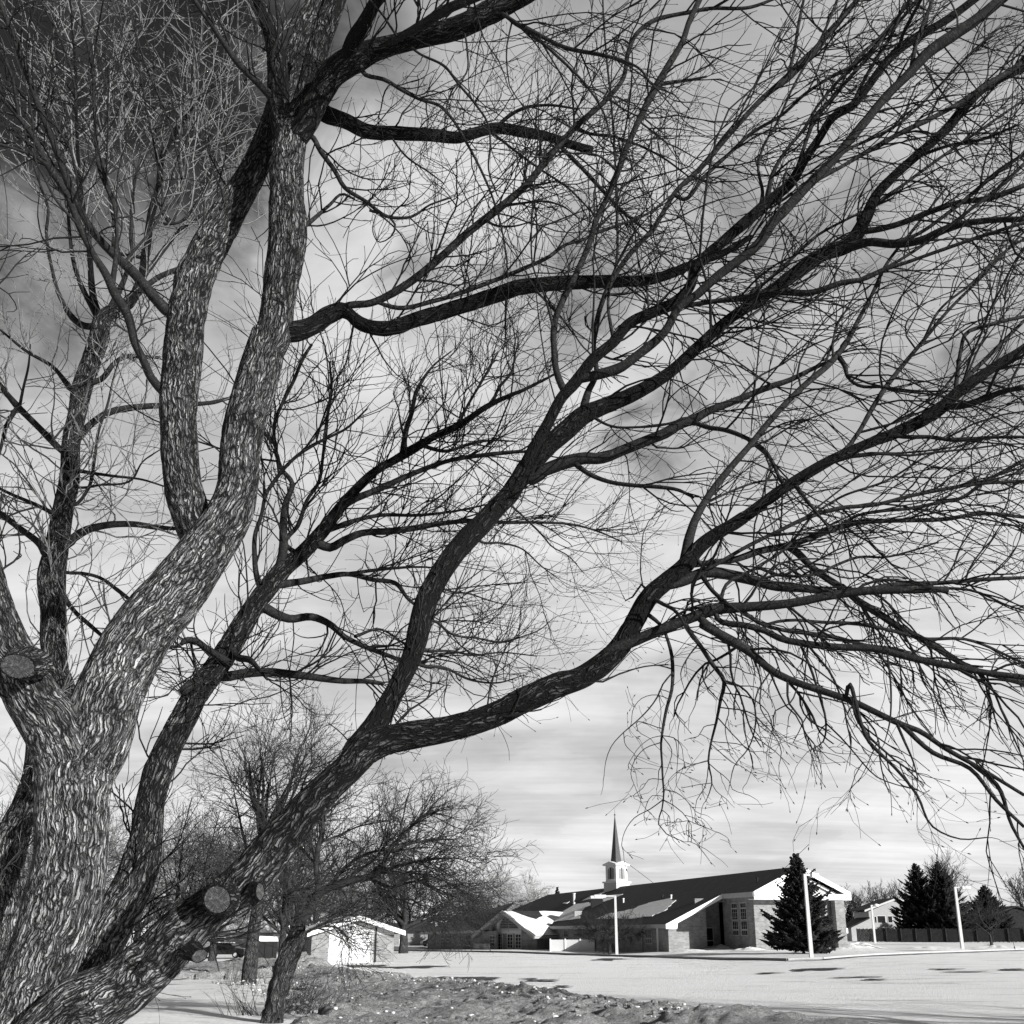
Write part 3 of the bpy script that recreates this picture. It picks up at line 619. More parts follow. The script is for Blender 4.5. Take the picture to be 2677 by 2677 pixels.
# cross gable with the entrance: its own axes, turned toward the lot
EY = 148.0; E0 = at(1331, 2437, EY); E0[2] = -.55
PE = math.radians(40); eA = np.array([-math.sin(PE), math.cos(PE), 0]); eB = np.array([math.cos(PE), math.sin(PE), 0])
class EB(MB):
    def q(s, a, b_, z): return E0-C0+eA*a+eB*b_+kZ*z
    def lbox(s, a0, a1, b0, b1, z0, z1): return s.add([s.q(a, b_, z) for z in (z0, z1) for b_ in (b0, b1) for a in (a0, a1)], [(0, 2, 3, 1), (4, 5, 7, 6), (0, 1, 5, 4), (2, 6, 7, 3), (0, 4, 6, 2), (1, 3, 7, 5)])
    def lpoly(s, pts, d): return s.prism([s.q(*p) for p in pts], eA*d[0]+eB*d[1]+kZ*d[2])
HW = 5.6; EZ = 5.5-.55; ESL = .50; EEA = 6.4
def ez(a): return EZ-ESL*abs(a)
def epart(name, m, f, par=church):
    b = EB(); f(b); return b.build(name, m, par)
epart('entry_wall', M_BRICK, lambda b: (b.lpoly([(-HW, 0, -.6), (HW, 0, -.6), (HW, 0, ez(HW)-.2), (0, 0, EZ-.25), (-HW, 0, ez(HW)-.2)], (0, .3, 0))))
epart('entry_side_wall', M_BRICK, lambda b: b.lbox(-HW, -HW+.3, .31, 16, -.6, ez(HW)-.2))
epart('entry_side_wall', M_BRICK, lambda b: b.lbox(HW-.3, HW, .31, 16, -.6, ez(HW)-.2))
eroof = epart('entry_roof', M_SHINGLE, lambda b: b.lpoly([(-HW-.9, -1.2, ez(HW+.9)), (0, -1.2, EZ), (0, 17, EZ), (-HW-.9, 17, ez(HW+.9))], (0, 0, -.14)))
epart('entry_roof', M_SHINGLE, lambda b: b.lpoly([(HW+.9, -1.2, ez(HW+.9)), (HW+.9, 17, ez(HW+.9)), (.01, 17, EZ), (.01, -1.2, EZ)], (0, 0, -.14)))
for sgn in (-1, 1):
    epart('entry_rake_board', M_SOFFIT, lambda b: b.lpoly([(0, -1.26, EZ+.03), (sgn*(HW+.9), -1.26, ez(HW+.9)+.03), (sgn*(HW+.9), -1.26, ez(HW+.9)-.40), (0, -1.26, EZ-.42)], (0, .055, 0)))
    epart('entry_soffit', M_SOFFIT, lambda b: b.lpoly([(0, -1.2, EZ-.2), (sgn*(HW+.8), -1.2, ez(HW+.8)-.2), (sgn*(HW+.8), -1.2, ez(HW+.8)-.26), (0, -1.2, EZ-.26)], (0, 1.19, 0)))
    epart('entry_gutter', M_SOFFIT, lambda b: b.lbox(*sorted((sgn*(HW+.9), sgn*(HW+1.0))), -1.2, 16, ez(HW+.9)-.32, ez(HW+.9)))
# half-round louvred light over the doors
arc = [(2.1*math.cos(t), -.06, 2.55+1.75*math.sin(t)) for t in np.linspace(0, math.pi, 17)]
lf = epart('arched_louvre', M_SOFFIT, lambda b: b.lpoly(arc, (0, .058, 0)))
def slf(b):
    for z in np.arange(2.68, 4.2, .21):
        w = 1.85*math.sqrt(max(0, 1-((z-2.55)/1.65)**2)); b.lbox(-w, -.06, -.12, -.065, z, z+.11); b.lbox(.06, w, -.12, -.065, z, z+.11)
epart('louvre_slats', M_BIN, slf, lf)
epart('entry_siding', M_SIDING, lambda b: b.lpoly([(-2.6, -.03, 2.2), (2.6, -.03, 2.2), (2.6, -.03, 3.3), (0, -.03, 4.6), (-2.6, -.03, 3.3)], (0, .028, 0)))
epart('entry_lintel', M_SIDING, lambda b: b.lbox(-2.7, 2.9, -.16, -.002, 2.0, 2.42))
def glazed(a0, a1, z0, z1, nx_, nz_, nm):
    f = epart(nm, M_SIDING, lambda b: (b.lbox(a0, a0+.1, -.1, -.003, z0, z1), b.lbox(a1-.1, a1, -.1, -.003, z0, z1), b.lbox(a0+.1, a1-.1, -.1, -.003, z1-.1, z1), b.lbox(a0+.1, a1-.1, -.1, -.003, z0, z0+.1)))
    epart('pane', M_GLASS, lambda b: b.lbox(a0+.1, a1-.1, -.04, -.01, z0+.1, z1-.1), f)
    def mm(b):
        for k in range(1, nx_): x = a0+(a1-a0)*k/nx_; b.lbox(x-.03, x+.03, -.08, -.045, z0+.1, z1-.1)
        for k in range(1, nz_): z = z0+(z1-z0)*k/nz_; b.lbox(a0+.1, a1-.1, -.078, -.047, z-.025, z+.025)
    epart('muntins', M_SIDING, mm, f)
glazed(2.1-.3, 4.1-.3, -.3, 1.98, 4, 6, 'entrance_door') if False else None
glazed(.75+.6, 3.0, -.45, 1.98, 4, 6, 'entrance_door')
glazed(-.9, .35, .1, 1.98, 2, 4, 'window'); glazed(-2.6, -1.35, .1, 1.98, 2, 4, 'window')
epart('wall_lamp', M_BIN, lambda b: b.lbox(-3.9, -3.6, -.3, -.003, 2.0, 2.5)); epart('wall_lamp', M_BIN, lambda b: b.lbox(3.5, 3.8, -.3, -.003, 2.0, 2.5))
epart('porch_pillar', M_BRICK, lambda b: b.lbox(3.15, 3.6, -.5, -.003, -.5, 3.2))
# snow over the whole right slope of the cross gable
def esnow(pts, seed):
    P = []; n = len(pts)
    for q in range(n):
        a = np.array(pts[q], float); c = np.array(pts[(q+1) % n], float)
        for k in range(10): P.append(a+(c-a)*k/10)
    P = np.array(P); P = P+np.stack([fbm(np.c_[P*.9, np.zeros(len(P))], seed, 3), fbm(np.c_[P*.9, np.ones(len(P))*5], seed+1, 3)], -1)*.3
    P[:, 0] = np.clip(P[:, 0], -HW-.85, -.1); b = EB(); b.lpoly([(a, q, ez(a)+.02) for a, q in P], (0, 0, .06)); return b.build('snow_patch', M_SNOWROOF, eroof)
esnow([(-.2, -1.1), (-.2, .3), (-1.4, 1.2), (-2.4, 2.8), (-1.6, 4.8), (-.2, 5.2), (-.2, 16), (-6.4, 16), (-6.4, -1.1)], 21)

# far left wing, low hipped roof
wl = [at(1104, 2437, 168), at(1252, 2437, 152)]; 
def wp(i, dz, dy=0, dx=0): p = wl[i].copy(); p[2] = dz; p[1] += dy; p[0] += dx; return p-C0
zE = 1.72
ev = [at(1100, 2437.5, 167.0)-C0, at(1257, 2432, 150.5)-C0, at(1331, 2370, 158)-C0, at(1345, 2358, 186)-C0, at(1185, 2403, 190)-C0, at(1098, 2436, 205)-C0]
mb = MB(); mb.add(ev+[p-kZ*.2 for p in ev], [(0, 1, 2, 3, 4), (0, 4, 5)]+[(6, 11, 10, 9, 8, 7)]+[(i, i+6, (i+1) % 6+6, (i+1) % 6) for i in range(6)])
lroof = mb.build('left_wing_roof', M_SHINGLE, church)
d_ = (ev[1]-ev[0])/np.linalg.norm(ev[1]-ev[0]); n_ = np.array([d_[1], -d_[0], 0]); n_ /= np.linalg.norm(n_)
inn = -n_ if n_[1] < 0 else n_
MB().beam(ev[0]-inn*.06-kZ*.16, ev[1]-inn*.06-kZ*.16, .08, .34).build('gutter_board', M_SOFFIT, church)
w0 = ev[0]+inn*.7+d_*1.0; w1 = ev[1]+inn*.7+d_*3.0
w0[2] = w1[2] = -1.2
MB().prism([w0, w1, w1+kZ*2.95, w0+kZ*2.8], inn*.3).build('left_wing_wall', M_BRICK, church)
MB().prism([w0, w0+kZ*2.8, w0+kZ*2.8+inn*24, w0+inn*24], -np.cross(inn, kZ)*.0+d_*.3).build('left_wing_wall', M_BRICK, church)
wlen = np.linalg.norm((w1-w0)[:2])
for t, w in ((.21, 1.1), (.30, 1.1), (.50, 1.2), (.58, 1.6), (.92, 1.4)):
    c = w0+(w1-w0)*t; c[2] = -1.2
    f = MB(); z0_, z1_ = (1.0, 2.4) if w != 1.6 else (.3, 2.5)
    dd = d_.copy(); dd[2] = 0; dd /= np.linalg.norm(dd)
    f.prism([c-inn*.004+kZ*z0_, c+dd*w-inn*.004+kZ*z0_, c+dd*w-inn*.004+kZ*z1_, c-inn*.004+kZ*z1_], -inn*.05); fo = f.build('window', M_SOFFIT, church)
    f = MB(); nq = 3
    for k in range(2 if w != 1.6 else 1):
        for j_ in range(nq):
            a_ = c+dd*(.1+k*w/2)-inn*.055+kZ*(z0_+.1+j_*(z1_-z0_-.1)/nq); ww = (w/2-.15) if w != 1.6 else w-.2; hh = (z1_-z0_-.1)/nq-.1
            f.prism([a_, a_+dd*ww, a_+dd*ww+kZ*hh, a_+kZ*hh], -inn*.02)
    f.build('panes', M_GLASS, fo)
# low masonry screen in front of it with two louvre panels
s0 = at(1238, 2437, 151)-C0; s1 = at(1281, 2437, 147)-C0; s0[2] = s1[2] = -.9
MB().prism([s0, s1, s1+kZ*1.05, s0+kZ*1.05], np.array([0, .3, 0])).build('screen_wall', M_BRICK, church)
for t in (.12, .62):
    a_ = s0+(s1-s0)*t-np.array([0, .03, 0])+kZ*.15; e_ = (s1-s0)*.26
    vg = MB().prism([a_, a_+e_, a_+e_+kZ*.75, a_+kZ*.75], np.array([0, .026, 0])).build('vent_grille', M_SIDING, church)
    f = MB()
    for k in range(5): f.beam(a_+kZ*(.1+k*.14)-np.array([0, .02, 0]), a_+e_+kZ*(.1+k*.14)-np.array([0, .02, 0]), .03, .05)
    f.build('slats', M_BIN, vg)
# low wing past the right end of the gable
R0 = L(9.0, W_CH, 0)
b = CB(); b.lpoly([(7, W_CH+.01, -.6), (7, W_CH+3.3, -.6), (7, W_CH+3.3, 1.85), (7, W_CH+.01, 3.4)], (6, 0, 0)); b.build('right_wing', M_PBRICK, church)
b = CB(); b.lpoly([(6, W_CH+.02, 3.95), (6, W_CH+4.3, 1.95), (6, W_CH+4.3, 1.72), (6, W_CH+.02, 3.72)], (8, 0, 0)); b.build('right_wing_roof', M_SHINGLE, church)
b = CB(); b.lpoly([(5.94, W_CH+.02, 3.98), (5.94, W_CH+4.35, 1.97), (5.94, W_CH+4.35, 1.5), (5.94, W_CH+3.8, 1.5), (5.94, W_CH+.02, 3.40)], (.055, 0, 0)); b.build('right_rake_board', M_TRIM, church)
# ------------------------------------------------------------------ white fence around the plant enclosure
vf = gp(1438.6, 127); ve = gp(1556, 125); vg_ = gp(1606, 133)
fen = thing('vinyl_fence', 'white solid vinyl fence enclosure in front of the church wall', 'fence', vf)
def fence_run(a, b_, h, n, m, par, pm, th=.05, post=.14, cap=.08):
    for k in range(n):
        p = a+(b_-a)*k/n-par_loc; q = a+(b_-a)*(k+1)/n-par_loc
        MB().beam(p+kZ*h/2, q+kZ*h/2, th, h*.96).build('panel', m, par)
    for k in range(n+1):
        p = a+(b_-a)*k/n-par_loc; MB().box(p[0]-post/2, p[0]+post/2, p[1]-post/2, p[1]+post/2, p[2]-.2, p[2]+h+cap).build('post', pm, par)
par_loc = vf; fence_run(vf, ve, 1.3, 3, M_VINYL, fen, M_VINYL); fence_run(ve, vg_, 1.3, 2, M_VINYL, fen, M_VINYL)

# ------------------------------------------------------------------ garage
GP = math.radians(20); gA = np.array([-math.sin(GP), math.cos(GP), 0]); gB = np.array([math.cos(GP), math.sin(GP), 0])
G0 = at(816, 2437, 86.5); G0[2] = float(g(G0[0], G0[1]))-.02
gar = thing('garage', 'small pale brick garage with a white door and snow on its gable roof', 'garage', G0)
class GB(MB):
    def q(s, u, v, z): return gA*u+gB*v+kZ*z
    def lbox(s, u0, u1, v0, v1, z0, z1): return s.add([s.q(u, v, z) for z in (z0, z1) for v in (v0, v1) for u in (u0, u1)], [(0, 2, 3, 1), (4, 5, 7, 6), (0, 1, 5, 4), (2, 6, 7, 3), (0, 4, 6, 2), (1, 3, 7, 5)])
    def lpoly(s, pts, d): return s.prism([s.q(*p) for p in pts], gA*d[0]+gB*d[1]+kZ*d[2])
GW = 6.6; GE = 2.45; GR = 3.55; GL = 7.5; gm = GW*.54
def gz(v): return GR-(GR-GE)*abs(v-gm)/(gm)
def gpart(n, m, f, par=gar):
    b = GB(); f(b); return b.build(n, m, par)
dv0, dv1, dzt = 1.32, 4.95, 2.3
gpart('front_wall', M_PBRICK, lambda b: (b.lbox(0, .25, 0, dv0, -.3, 2.55), b.lbox(0, .25, dv1, GW, -.3, 2.3), b.lbox(0, .25, dv0, dv1, dzt, 2.55)))
gpart('gable_siding', M_SIDING, lambda b: b.lpoly([(-.03, 0, 2.4), (-.03, GW, 2.25), (-.03, GW, gz(GW)-.1), (-.03, gm, GR-.12), (-.03, 0, gz(0)-.1)], (.028, 0, 0)))
gpart('side_wall', M_BRICK, lambda b: b.lbox(.26, GL, 0, .25, -.3, GE)); gpart('side_wall', M_BRICK, lambda b: b.lbox(.26, GL, GW-.25, GW, -.3, gz(GW)-.1)); gpart('rear_wall', M_BRICK, lambda b: b.lbox(GL, GL+.2, 0, GW, -.3, GE-.1))
gd = gpart('garage_door', M_TRIM, lambda b: b.lbox(.10, .14, dv0, dv1-.2, -.05, dzt))
for k in range(4): gpart('door_panel', M_TRIM, lambda b: b.lbox(.06, .098, dv0+.04, dv1-.24, .0+k*.57, .54+k*.57), gd)
gpart('door_jamb', M_SOFFIT, lambda b: b.lbox(.02, .2, dv1-.2, dv1-.003, -.05, dzt))
gpart('downspout', M_BIN, lambda b: b.lbox(-.1, -.035, dv1+.1, dv1+.2, -.05, 2.75))
gv = gpart('gable_vent', M_BIN, lambda b: b.lbox(-.07, -.032, 3.0, 3.35, 2.65, 2.9)); gpart('vent_frame', M_SIDING, lambda b: b.lbox(-.09, -.072, 3.1, 3.4, 2.62, 2.78), gv)
go = .75
def gzo(v): return GR+.05-(GR-GE)*abs(v-gm)/gm
for v0, v1 in ((-.5, gm), (gm+.002, GW+go)):
    rf = gpart('roof', M_SHINGLE, lambda b: b.lpoly([(-.7, v0, gzo(v0)), (-.7, v1, gzo(v1)), (GL+.4, v1, gzo(v1)), (GL+.4, v0, gzo(v0))], (0, 0, -.14)))
    gpart('roof_snow', M_SNOWROOF, lambda b: b.lpoly([(-.72, v0, gzo(v0)+.004), (-.72, v1, gzo(v1)+.004), (GL+.3, v1, gzo(v1)+.004), (GL+.3, v0, gzo(v0)+.004)], (0, 0, .10)), rf)
    gpart('rake_board', M_TRIM, lambda b: b.lpoly([(-.76, v0, gzo(v0)+.0), (-.76, v1, gzo(v1)+.0), (-.76, v1, gzo(v1)-.26), (-.76, v0, gzo(v0)-.26)], (.055, 0, 0)))

# ------------------------------------------------------------------ lamp posts
def lamp(px, Y, h, ang, label, arm=1.15, head='box', w=.27, lean=0):
    p = gp(px, Y); t = thing('lamp_post', label, 'lamp post', p, 0, 'lamp posts round the church parking lot')
    MB().add([(-w/2*k+dx, -w/2*k, z) for z, k, dx in ((-.3, 1, 0), (h, .72, lean)) for _ in (0,)] , []) if False else None
    V = []; 
    for z, k, dx in ((-.3, 1.0, 0), (h, .74, lean)):
        V += [(-w/2*k+dx, -w/2*k, z), (w/2*k+dx, -w/2*k, z), (w/2*k+dx, w/2*k, z), (-w/2*k+dx, w/2*k, z)]
    newmesh('post', V, [(0, 3, 2, 1), (4, 5, 6, 7), (0, 1, 5, 4), (1, 2, 6, 5), (2, 3, 7, 6), (3, 0, 4, 7)], M_POST, t)
    d = np.array([math.cos(ang), math.sin(ang), 0]); top = np.array([lean, 0, h-.06])
    MB().beam(top+d*.0, top+d*arm*.55, .12, .12).build('arm', M_POST, t)
    if head == 'box':
        hd = MB().beam(top+d*arm*.5-kZ*.02, top+d*arm*1.1-kZ*.02, .42, .26).build('lamp_head', M_METAL, t); MB().beam(top+d*arm*.56-kZ*.17, top+d*arm*1.04-kZ*.17, .34, .03).build('lens', M_SIDING, hd)
    else:
        mb = MB(); c = top+d*arm*.8
        mb.add(IV*np.array([.42, .42, .25])+c, [tuple(f) for f in IF]); mb.build('lamp_head', M_TRIM, t, True)
lamp(1140.5, 181, 5.55, math.radians(190), 'white lamp post farthest away, before the left wing of the church', 2.3, w=.34)
lamp(1611, 107, 5.5, math.radians(186), 'white lamp post beside the bare tree before the church wall', 1.9)
lamp(2116, 77, 5.55, math.radians(25), 'tall white lamp post in front of the spruce at the gable', 1.0, w=.26)
lamp(2285, 165, 5.4, 0, 'small round-headed lamp post before the fence and the far house', .9, 'round', w=.3)
lamp(2511, 104, 5.6, math.radians(-8), 'white lamp post standing before the pair of big spruces', 1.25, w=.27)

# ------------------------------------------------------------------ board fence, far house
fa = gp(2240, 183); fb = gp(2760, 172)
bf = thing('board_fence', 'long dark board fence in front of the far house and spruces', 'fence', fa)
nb = 150
me_ = None
for k in range(nb):
    p = fa+(fb-fa)*k/nb-fa; q = fa+(fb-fa)*(k+.94)/nb-fa
    MB().beam(p+kZ*(1.0+.05*((k*7) % 3)), q+kZ*(1.0+.05*((k*7) % 3)), .03, 1.98).build('board', M_DARKWOOD, bf)
for k in range(14):
    p = fa+(fb-fa)*k/13-fa; MB().box(p[0]-.08, p[0]+.08, p[1]-.2, p[1]-.04, -.2, 2.1).build('post', M_DARKWOOD, bf)
HY = 205.0; H0 = at(2276, 2437, HY); H0[2] = 0
hs = thing('house', 'two storey pale sided house behind the board fence and spruces', 'house', H0)
sH = HY*1.0/2885
hw = (2400-2276)*sH*1.35; eH = 5.5; pk = 7.6; pkx = 5.3
MB().prism([(0, 0, 0), (hw, 0, 0), (hw, 0, eH-.2), (pkx, 0, pk-.2), (0, 0, eH-.2)], (0, 9, 0)).build('wall', M_SOFFIT, hs)
for a, b_ in (((-.9, eH-.05), (pkx, pk+.05)), ((pkx, pk+.05), (hw+.6, eH-.1))):
    MB().prism([(a[0], -.5, a[1]), (b_[0], -.5, b_[1]), (b_[0], -.5, b_[1]+.16), (a[0], -.5, a[1]+.16)], (0, 10, 0)).build('roof', M_SHINGLE, hs)
    MB().prism([(a[0], -.55, a[1]-.22), (b_[0], -.55, b_[1]-.22), (b_[0], -.55, b_[1]+.12), (a[0], -.55, a[1]+.12)], (0, .045, 0)).build('rake_board', M_SIDING, hs)
def hwin(x, z, w, h):
    f = MB().box(x-.1, x+w+.1, -.06, -.003, z-.1, z+h+.1).build('window', M_SIDING, hs); MB().box(x, x+w, -.08, -.063, z, z+h).build('pane', M_GLASS, f)
for q in ((1.55, 3.3, 1.4, 1.2), (3.5, 3.35, .75, 1.1), (1.0, 3.3, .3, 1.1), (.9, 1.0, 1.0, .9), (4.1, .8, .7, 1.0), (5.7, .8, 1.1, 1.2), (6.5, 3.3, 1.2, 1.1)): hwin(*q)
MB().box(2.1, 3.5, -1.0, -.01, 2.4, 2.55).build('porch_roof', M_SIDING, hs); MB().box(2.15, 2.35, -.9, -.7, 0, 2.39).build('porch_post', M_SIDING, hs)
MB().prism([(-3.6, -.2, 0), (-.02, -.2, 0), (-.02, -.2, 4.0), (-3.6, -.2, 2.4)], (0, 7, 0)).build('low_wing', M_SOFFIT, hs)
MB().prism([(-4.3, -.5, 2.2), (-.02, -.5, 4.1), (-.02, -.5, 4.3), (-4.3, -.5, 2.4)], (0, 8, 0)).build('wing_roof', M_SHINGLE, hs)
H2 = at(2665, 2437, 190); H2[2] = 0
h2 = thing('house', 'dark house with a low gable at the right edge beyond the fence', 'house', H2)
MB().prism([(-4.5, 0, 0), (5, 0, 0), (5, 0, 4.2), (0, 0, 5.6), (-4.5, 0, 4.2)], (0, 8, 0)).build('wall', M_DARKWOOD, h2)
for a, b_ in (((-5.3, 4.15), (0, 5.8)), ((0, 5.8), (5.6, 4.15))): MB().prism([(a[0], -.5, a[1]), (b_[0], -.5, b_[1]), (b_[0], -.5, b_[1]+.2), (a[0], -.5, a[1]+.2)], (0, 9, 0)).build('roof', M_SHINGLE, h2)

# ------------------------------------------------------------------ parked car, dark bin, far left house
def car(px, Y, ang, label):
    p = gp(px, Y); t = thing('parked_car', label, 'car', p, ang)
    prof = [(-2.25, .35), (-2.3, .62), (-2.2, .88), (-1.35, .98), (-.75, 1.42), (.85, 1.46), (1.65, 1.05), (2.15, .98), (2.25, .7), (2.2, .35)]
    n = len(prof); V = []; 
    for y, k in ((-.88, .0), (-.80, 1.0), (.80, 1.0), (.88, .0)):
        for x, z in prof: V.append((x, y*(1 if z < 1.0 else .86), z))
    idx = lambda r, i: r*n+i
    Fs = [tuple(range(n))[::-1], tuple(idx(3, i) for i in range(n))]+[(idx(r, i), idx(r, (i+1) % n), idx(r+1, (i+1) % n), idx(r+1, i)) for r in range(3) for i in range(n)]
    newmesh('body', V, Fs, M_CAR, t)
    for s in (-1, 1):
        y = s*.775
        MB().prism([(-1.2, y, 1.0), (-.72, y, 1.36), (-.05, y, 1.38), (-.05, y, 1.0)], (0, s*.012, 0)).build('window', M_GLASS, t); MB().prism([(.05, y, 1.0), (.05, y, 1.38), (.8, y, 1.38), (1.4, y, 1.06)], (0, s*.012, 0)).build('window', M_GLASS, t)
        MB().box(.02, .12, *sorted((s*.9, s*1.0)), .95, 1.08).build('mirror', M_CAR, t)
        for x in (-1.4, 1.4):
            w = MB().cyl((x, s*.68, .33), (x, s*.9, .33), .33, .33, 18).build('wheel', M_RUBBER, t); rm = MB().cyl((x, s*.895, .33), (x, s*.915, .33), .2, .19, 12); rm.build('rim', M_RIM, w)
    for y in (-.6, .6): MB().box(2.16, 2.23, y-.15, y+.15, .72, .86).build('headlight', M_RIM, t)
    MB().prism([(-.8, -.68, 1.44), (.8, -.68, 1.475), (.8, .68, 1.475), (-.8, .68, 1.44)], (0, 0, .07)).build('roof_snow', M_SNOWROOF, t)
car(592, 112, math.radians(175), 'dark parked car with bright wheel rims beyond the snow, seen left of the garage')
car(1135, 196, math.radians(20), 'snow covered car parked far off at the left end of the church')
B0 = gp(697, 84); bn = thing('bin_shed', 'dark box-shaped bin with snow heaped on its lid beside the garage', 'bin', B0, math.radians(12))
MB().prism([(-.85, 0, -.1), (.85, 0, -.1), (.85, 0, 1.75), (-.85, 0, 1.75)], (0, 2.0, 0)).build('box', M_BIN, bn)
for x in (-.6, 0, .6): MB().box(x-.04, x+.04, -.05, -.003, 0, 1.7).build('rib', M_BIN, bn)
MB().box(-.92, .92, -.08, 2.05, 1.753, 1.85).build('lid', M_METAL, bn); MB().prism([(-.9, -.06, 1.853), (.9, -.06, 1.853), (.8, -.06, 2.1), (-.5, -.06, 2.15)], (0, 2.05, 0)).build('snow_cap', M_SNOWROOF, bn)
H3 = gp(585, 150); h3 = thing('house', 'low house with snow on its roof half hidden behind the left trees', 'house', H3, math.radians(-8))
MB().prism([(-7, 0, -.5), (7, 0, -.5), (7, 0, 2.6), (-7, 0, 2.6)], (0, 8, 0)).build('wall', M_BRICK, h3)
MB().prism([(-7.6, -.6, 2.5), (-7.6, 8.6, 2.5), (-7.6, 4, 4.3)], (15.2, 0, 0)).build('roof', M_SNOWROOF, h3)
for x in (-4.5, -1, 3.5):
    f = MB().box(x-.1, x+1.3, -.07, -.003, .7, 1.9).build('window', M_SIDING, h3); MB().box(x, x+1.2, -.09, -.073, .8, 1.8).build('pane', M_GLASS, f)
H4 = gp(1060, 215); h4 = thing('house', 'distant brick house seen between the garage and the church', 'house', H4, 0)
MB().box(-6, 6, 0, 8, -1, 2.4).build('wall', M_BRICK, h4); MB().prism([(-6.6, -.5, 2.4), (-6.6, 8.5, 2.4), (-6.6, 4, 4.2)], (13.2, 0, 0)).build('roof', M_SHINGLE, h4); MB().box(-1.2, 0, -.05, -.003, -.8, 1.2).build('door', M_TRIM, h4)
# ------------------------------------------------------------------ the near many-stemmed tree: limbs measured off the photograph
# each tile: origin in photograph pixels and scale
TL = {'A': (0, 0, 2.1467), 'B': (0, 900, 2.1467), 'C': (900, 0, 2.1467), 'D': (900, 900, 2.1467), 'E': (1777, 0, 2.1467), 'F': (1777, 900, 2.1467),
      'G': (1500, 1500, 2.1467), 'R': (0, 1800, 2.1467), 'Z': (0, 0, .7217), 'N': (700, 2100, 3.22), 'Q': (2150, 2150, 3.666)}
LINES = {}
def px_line(s):
    """'R 400,600,410 430,420 B 690,1830,370' -> array of (px, py, width px); a missing width is interpolated"""
    o = []; t = None
    for w in s.split():
        if w in TL: t = TL[w]; continue
        q = [float(v) for v in w.split(',')]; o.append((q[0]/t[2]+t[0], q[1]/t[2]+t[1], q[2]/t[2] if len(q) > 2 else np.nan))
    o = np.array(o); i = np.arange(len(o)); ok = ~np.isnan(o[:, 2]); o[:, 2] = np.interp(i, i[ok], o[ok, 2]); return o
class Tree:
    def __init__(s, name, label, root): s.t = thing(name, label, 'tree', root); s.root = np.array(root, float); s.lines = {}; s.n = 0; s.src = []
    def limb(s, key, spec, parent=None, Y0=None, Y1=None, m=None, part='limb', furrow=0, extra=None, step=.035, twig=(8, .75), lump=.08):
        P = px_line(spec)
        if parent:
            pl, py_ = s.lines[parent]; dk = np.hypot(pl[:, 0]-P[0, 0], pl[:, 1]-P[0, 1]); k = np.argmin(dk); Y0 = py_[k]
            if dk[k] < 22: P[0, :2] = pl[k]
            elif dk[k] < 100: P = np.vstack([[pl[k][0], pl[k][1], P[0, 2]], P])
        if Y1 is None: Y1 = Y0
        d = np.concatenate([[0], np.cumsum(np.hypot(*np.diff(P[:, :2], axis=0).T))]); Y = Y0+(Y1-Y0)*d/d[-1]
        # dense copy for attaching children
        dd = np.linspace(0, d[-1], 80); s.lines[key] = (np.stack([np.interp(dd, d, P[:, 0]), np.interp(dd, d, P[:, 1])], -1), np.interp(dd, d, Y))
        pts = [at(p[0], p[1], y) for p, y in zip(P, Y)]; rad = [p[2]/2*mpp(q) for p, q in zip(P, pts)]
        if extra: pts = [np.array(e[:3]) for e in extra]+pts; rad = [e[3] for e in extra]+rad
        pts = np.array(pts); rad = np.array(rad); s.n += 1
        big = rad.max() > .045
        m = m or (M_BARK if rad.max() > .10 else M_BARK2 if big else M_LIMB)
        st_ = .011 if rad.max() > .1 else (.02 if big else .04)
        if furrow == 0 and rad.max() > .07: furrow = .005
        _, a, r = tube(part, pts-s.root, rad, m, s.t, st_, None if big else 8, lump if big else .12, furrow, s.n)
        s.src.append((a+s.root, r, twig)); return s.lines[key]
T = Tree('shade_tree', 'big leafless shade tree with several leaning furrowed stems filling the left foreground', (-2.45, 5.75, 0))
K = T.limb
NT = (0, 0)
K('T1', 'R 90,1900,400 165,1700,395 262,1450,400 352,1200,425 400,900,392 405,650,395 430,430,420 480,300,330', None, 5.75, 5.75, part='trunk', twig=NT,
  extra=[(-2.62, 5.75, -.2, .42), (-2.62, 5.75, .15, .34), (-2.60, 5.76, .6, .26)])
K('L1', 'R 420,560,360 370,380,360 310,240,330 190,60,290 B 75,1770,262 -10,1560,225 -70,1350,205 -140,1000,180 -200,500,150 -240,0,120', 'T1', None, 5.2, twig=(4, .8))
K('S1', 'R 450,560,330 520,330,380 590,90,385 B 690,1800,365 800,1610,350 970,1410,330 1105,1230,310 1210,1080,280 1290,950,255 1335,800,225 1345,650,225 1372,450,225 1410,300,232 1455,150,230 1490,30,210 1510,-60,190', 'T1', None, 6.1, twig=NT)
K('A', 'B 1200,1180,150 1100,1060,190 1055,900,215 1015,700,205 1003,500,200 1003,300,212 1022,100,215 A 1030,1932,215 1060,1700,205 1095,1560,215 1160,1420,205 1220,1300,190 1290,1180,190 1370,1050,165 1450,900,150 1510,760,145 1560,620,140 1620,450,130 1680,250,130 1750,80,130 1850,-80,120', 'S1', None, 6.7, twig=(1.5, .8))
K('Bl', 'B 1490,100,190 A 1535,1880,205 1560,1700,185 1592,1500,205 1615,1300,210 1610,1100,192 1610,950,190 1625,820,180 1640,700,150 1700,590,130 1745,420,120 1800,230,120 1850,80,125 1900,-60,120', 'S1', None, 6.0, twig=(1, .7))
K('B1', 'A 1610,900,120 1570,650,120 1560,480,120 1555,330,115 1520,200,80 1480,100,62 1440,-20,60 1420,-100,55', 'Bl', None, 5.8, twig=(5, .7))
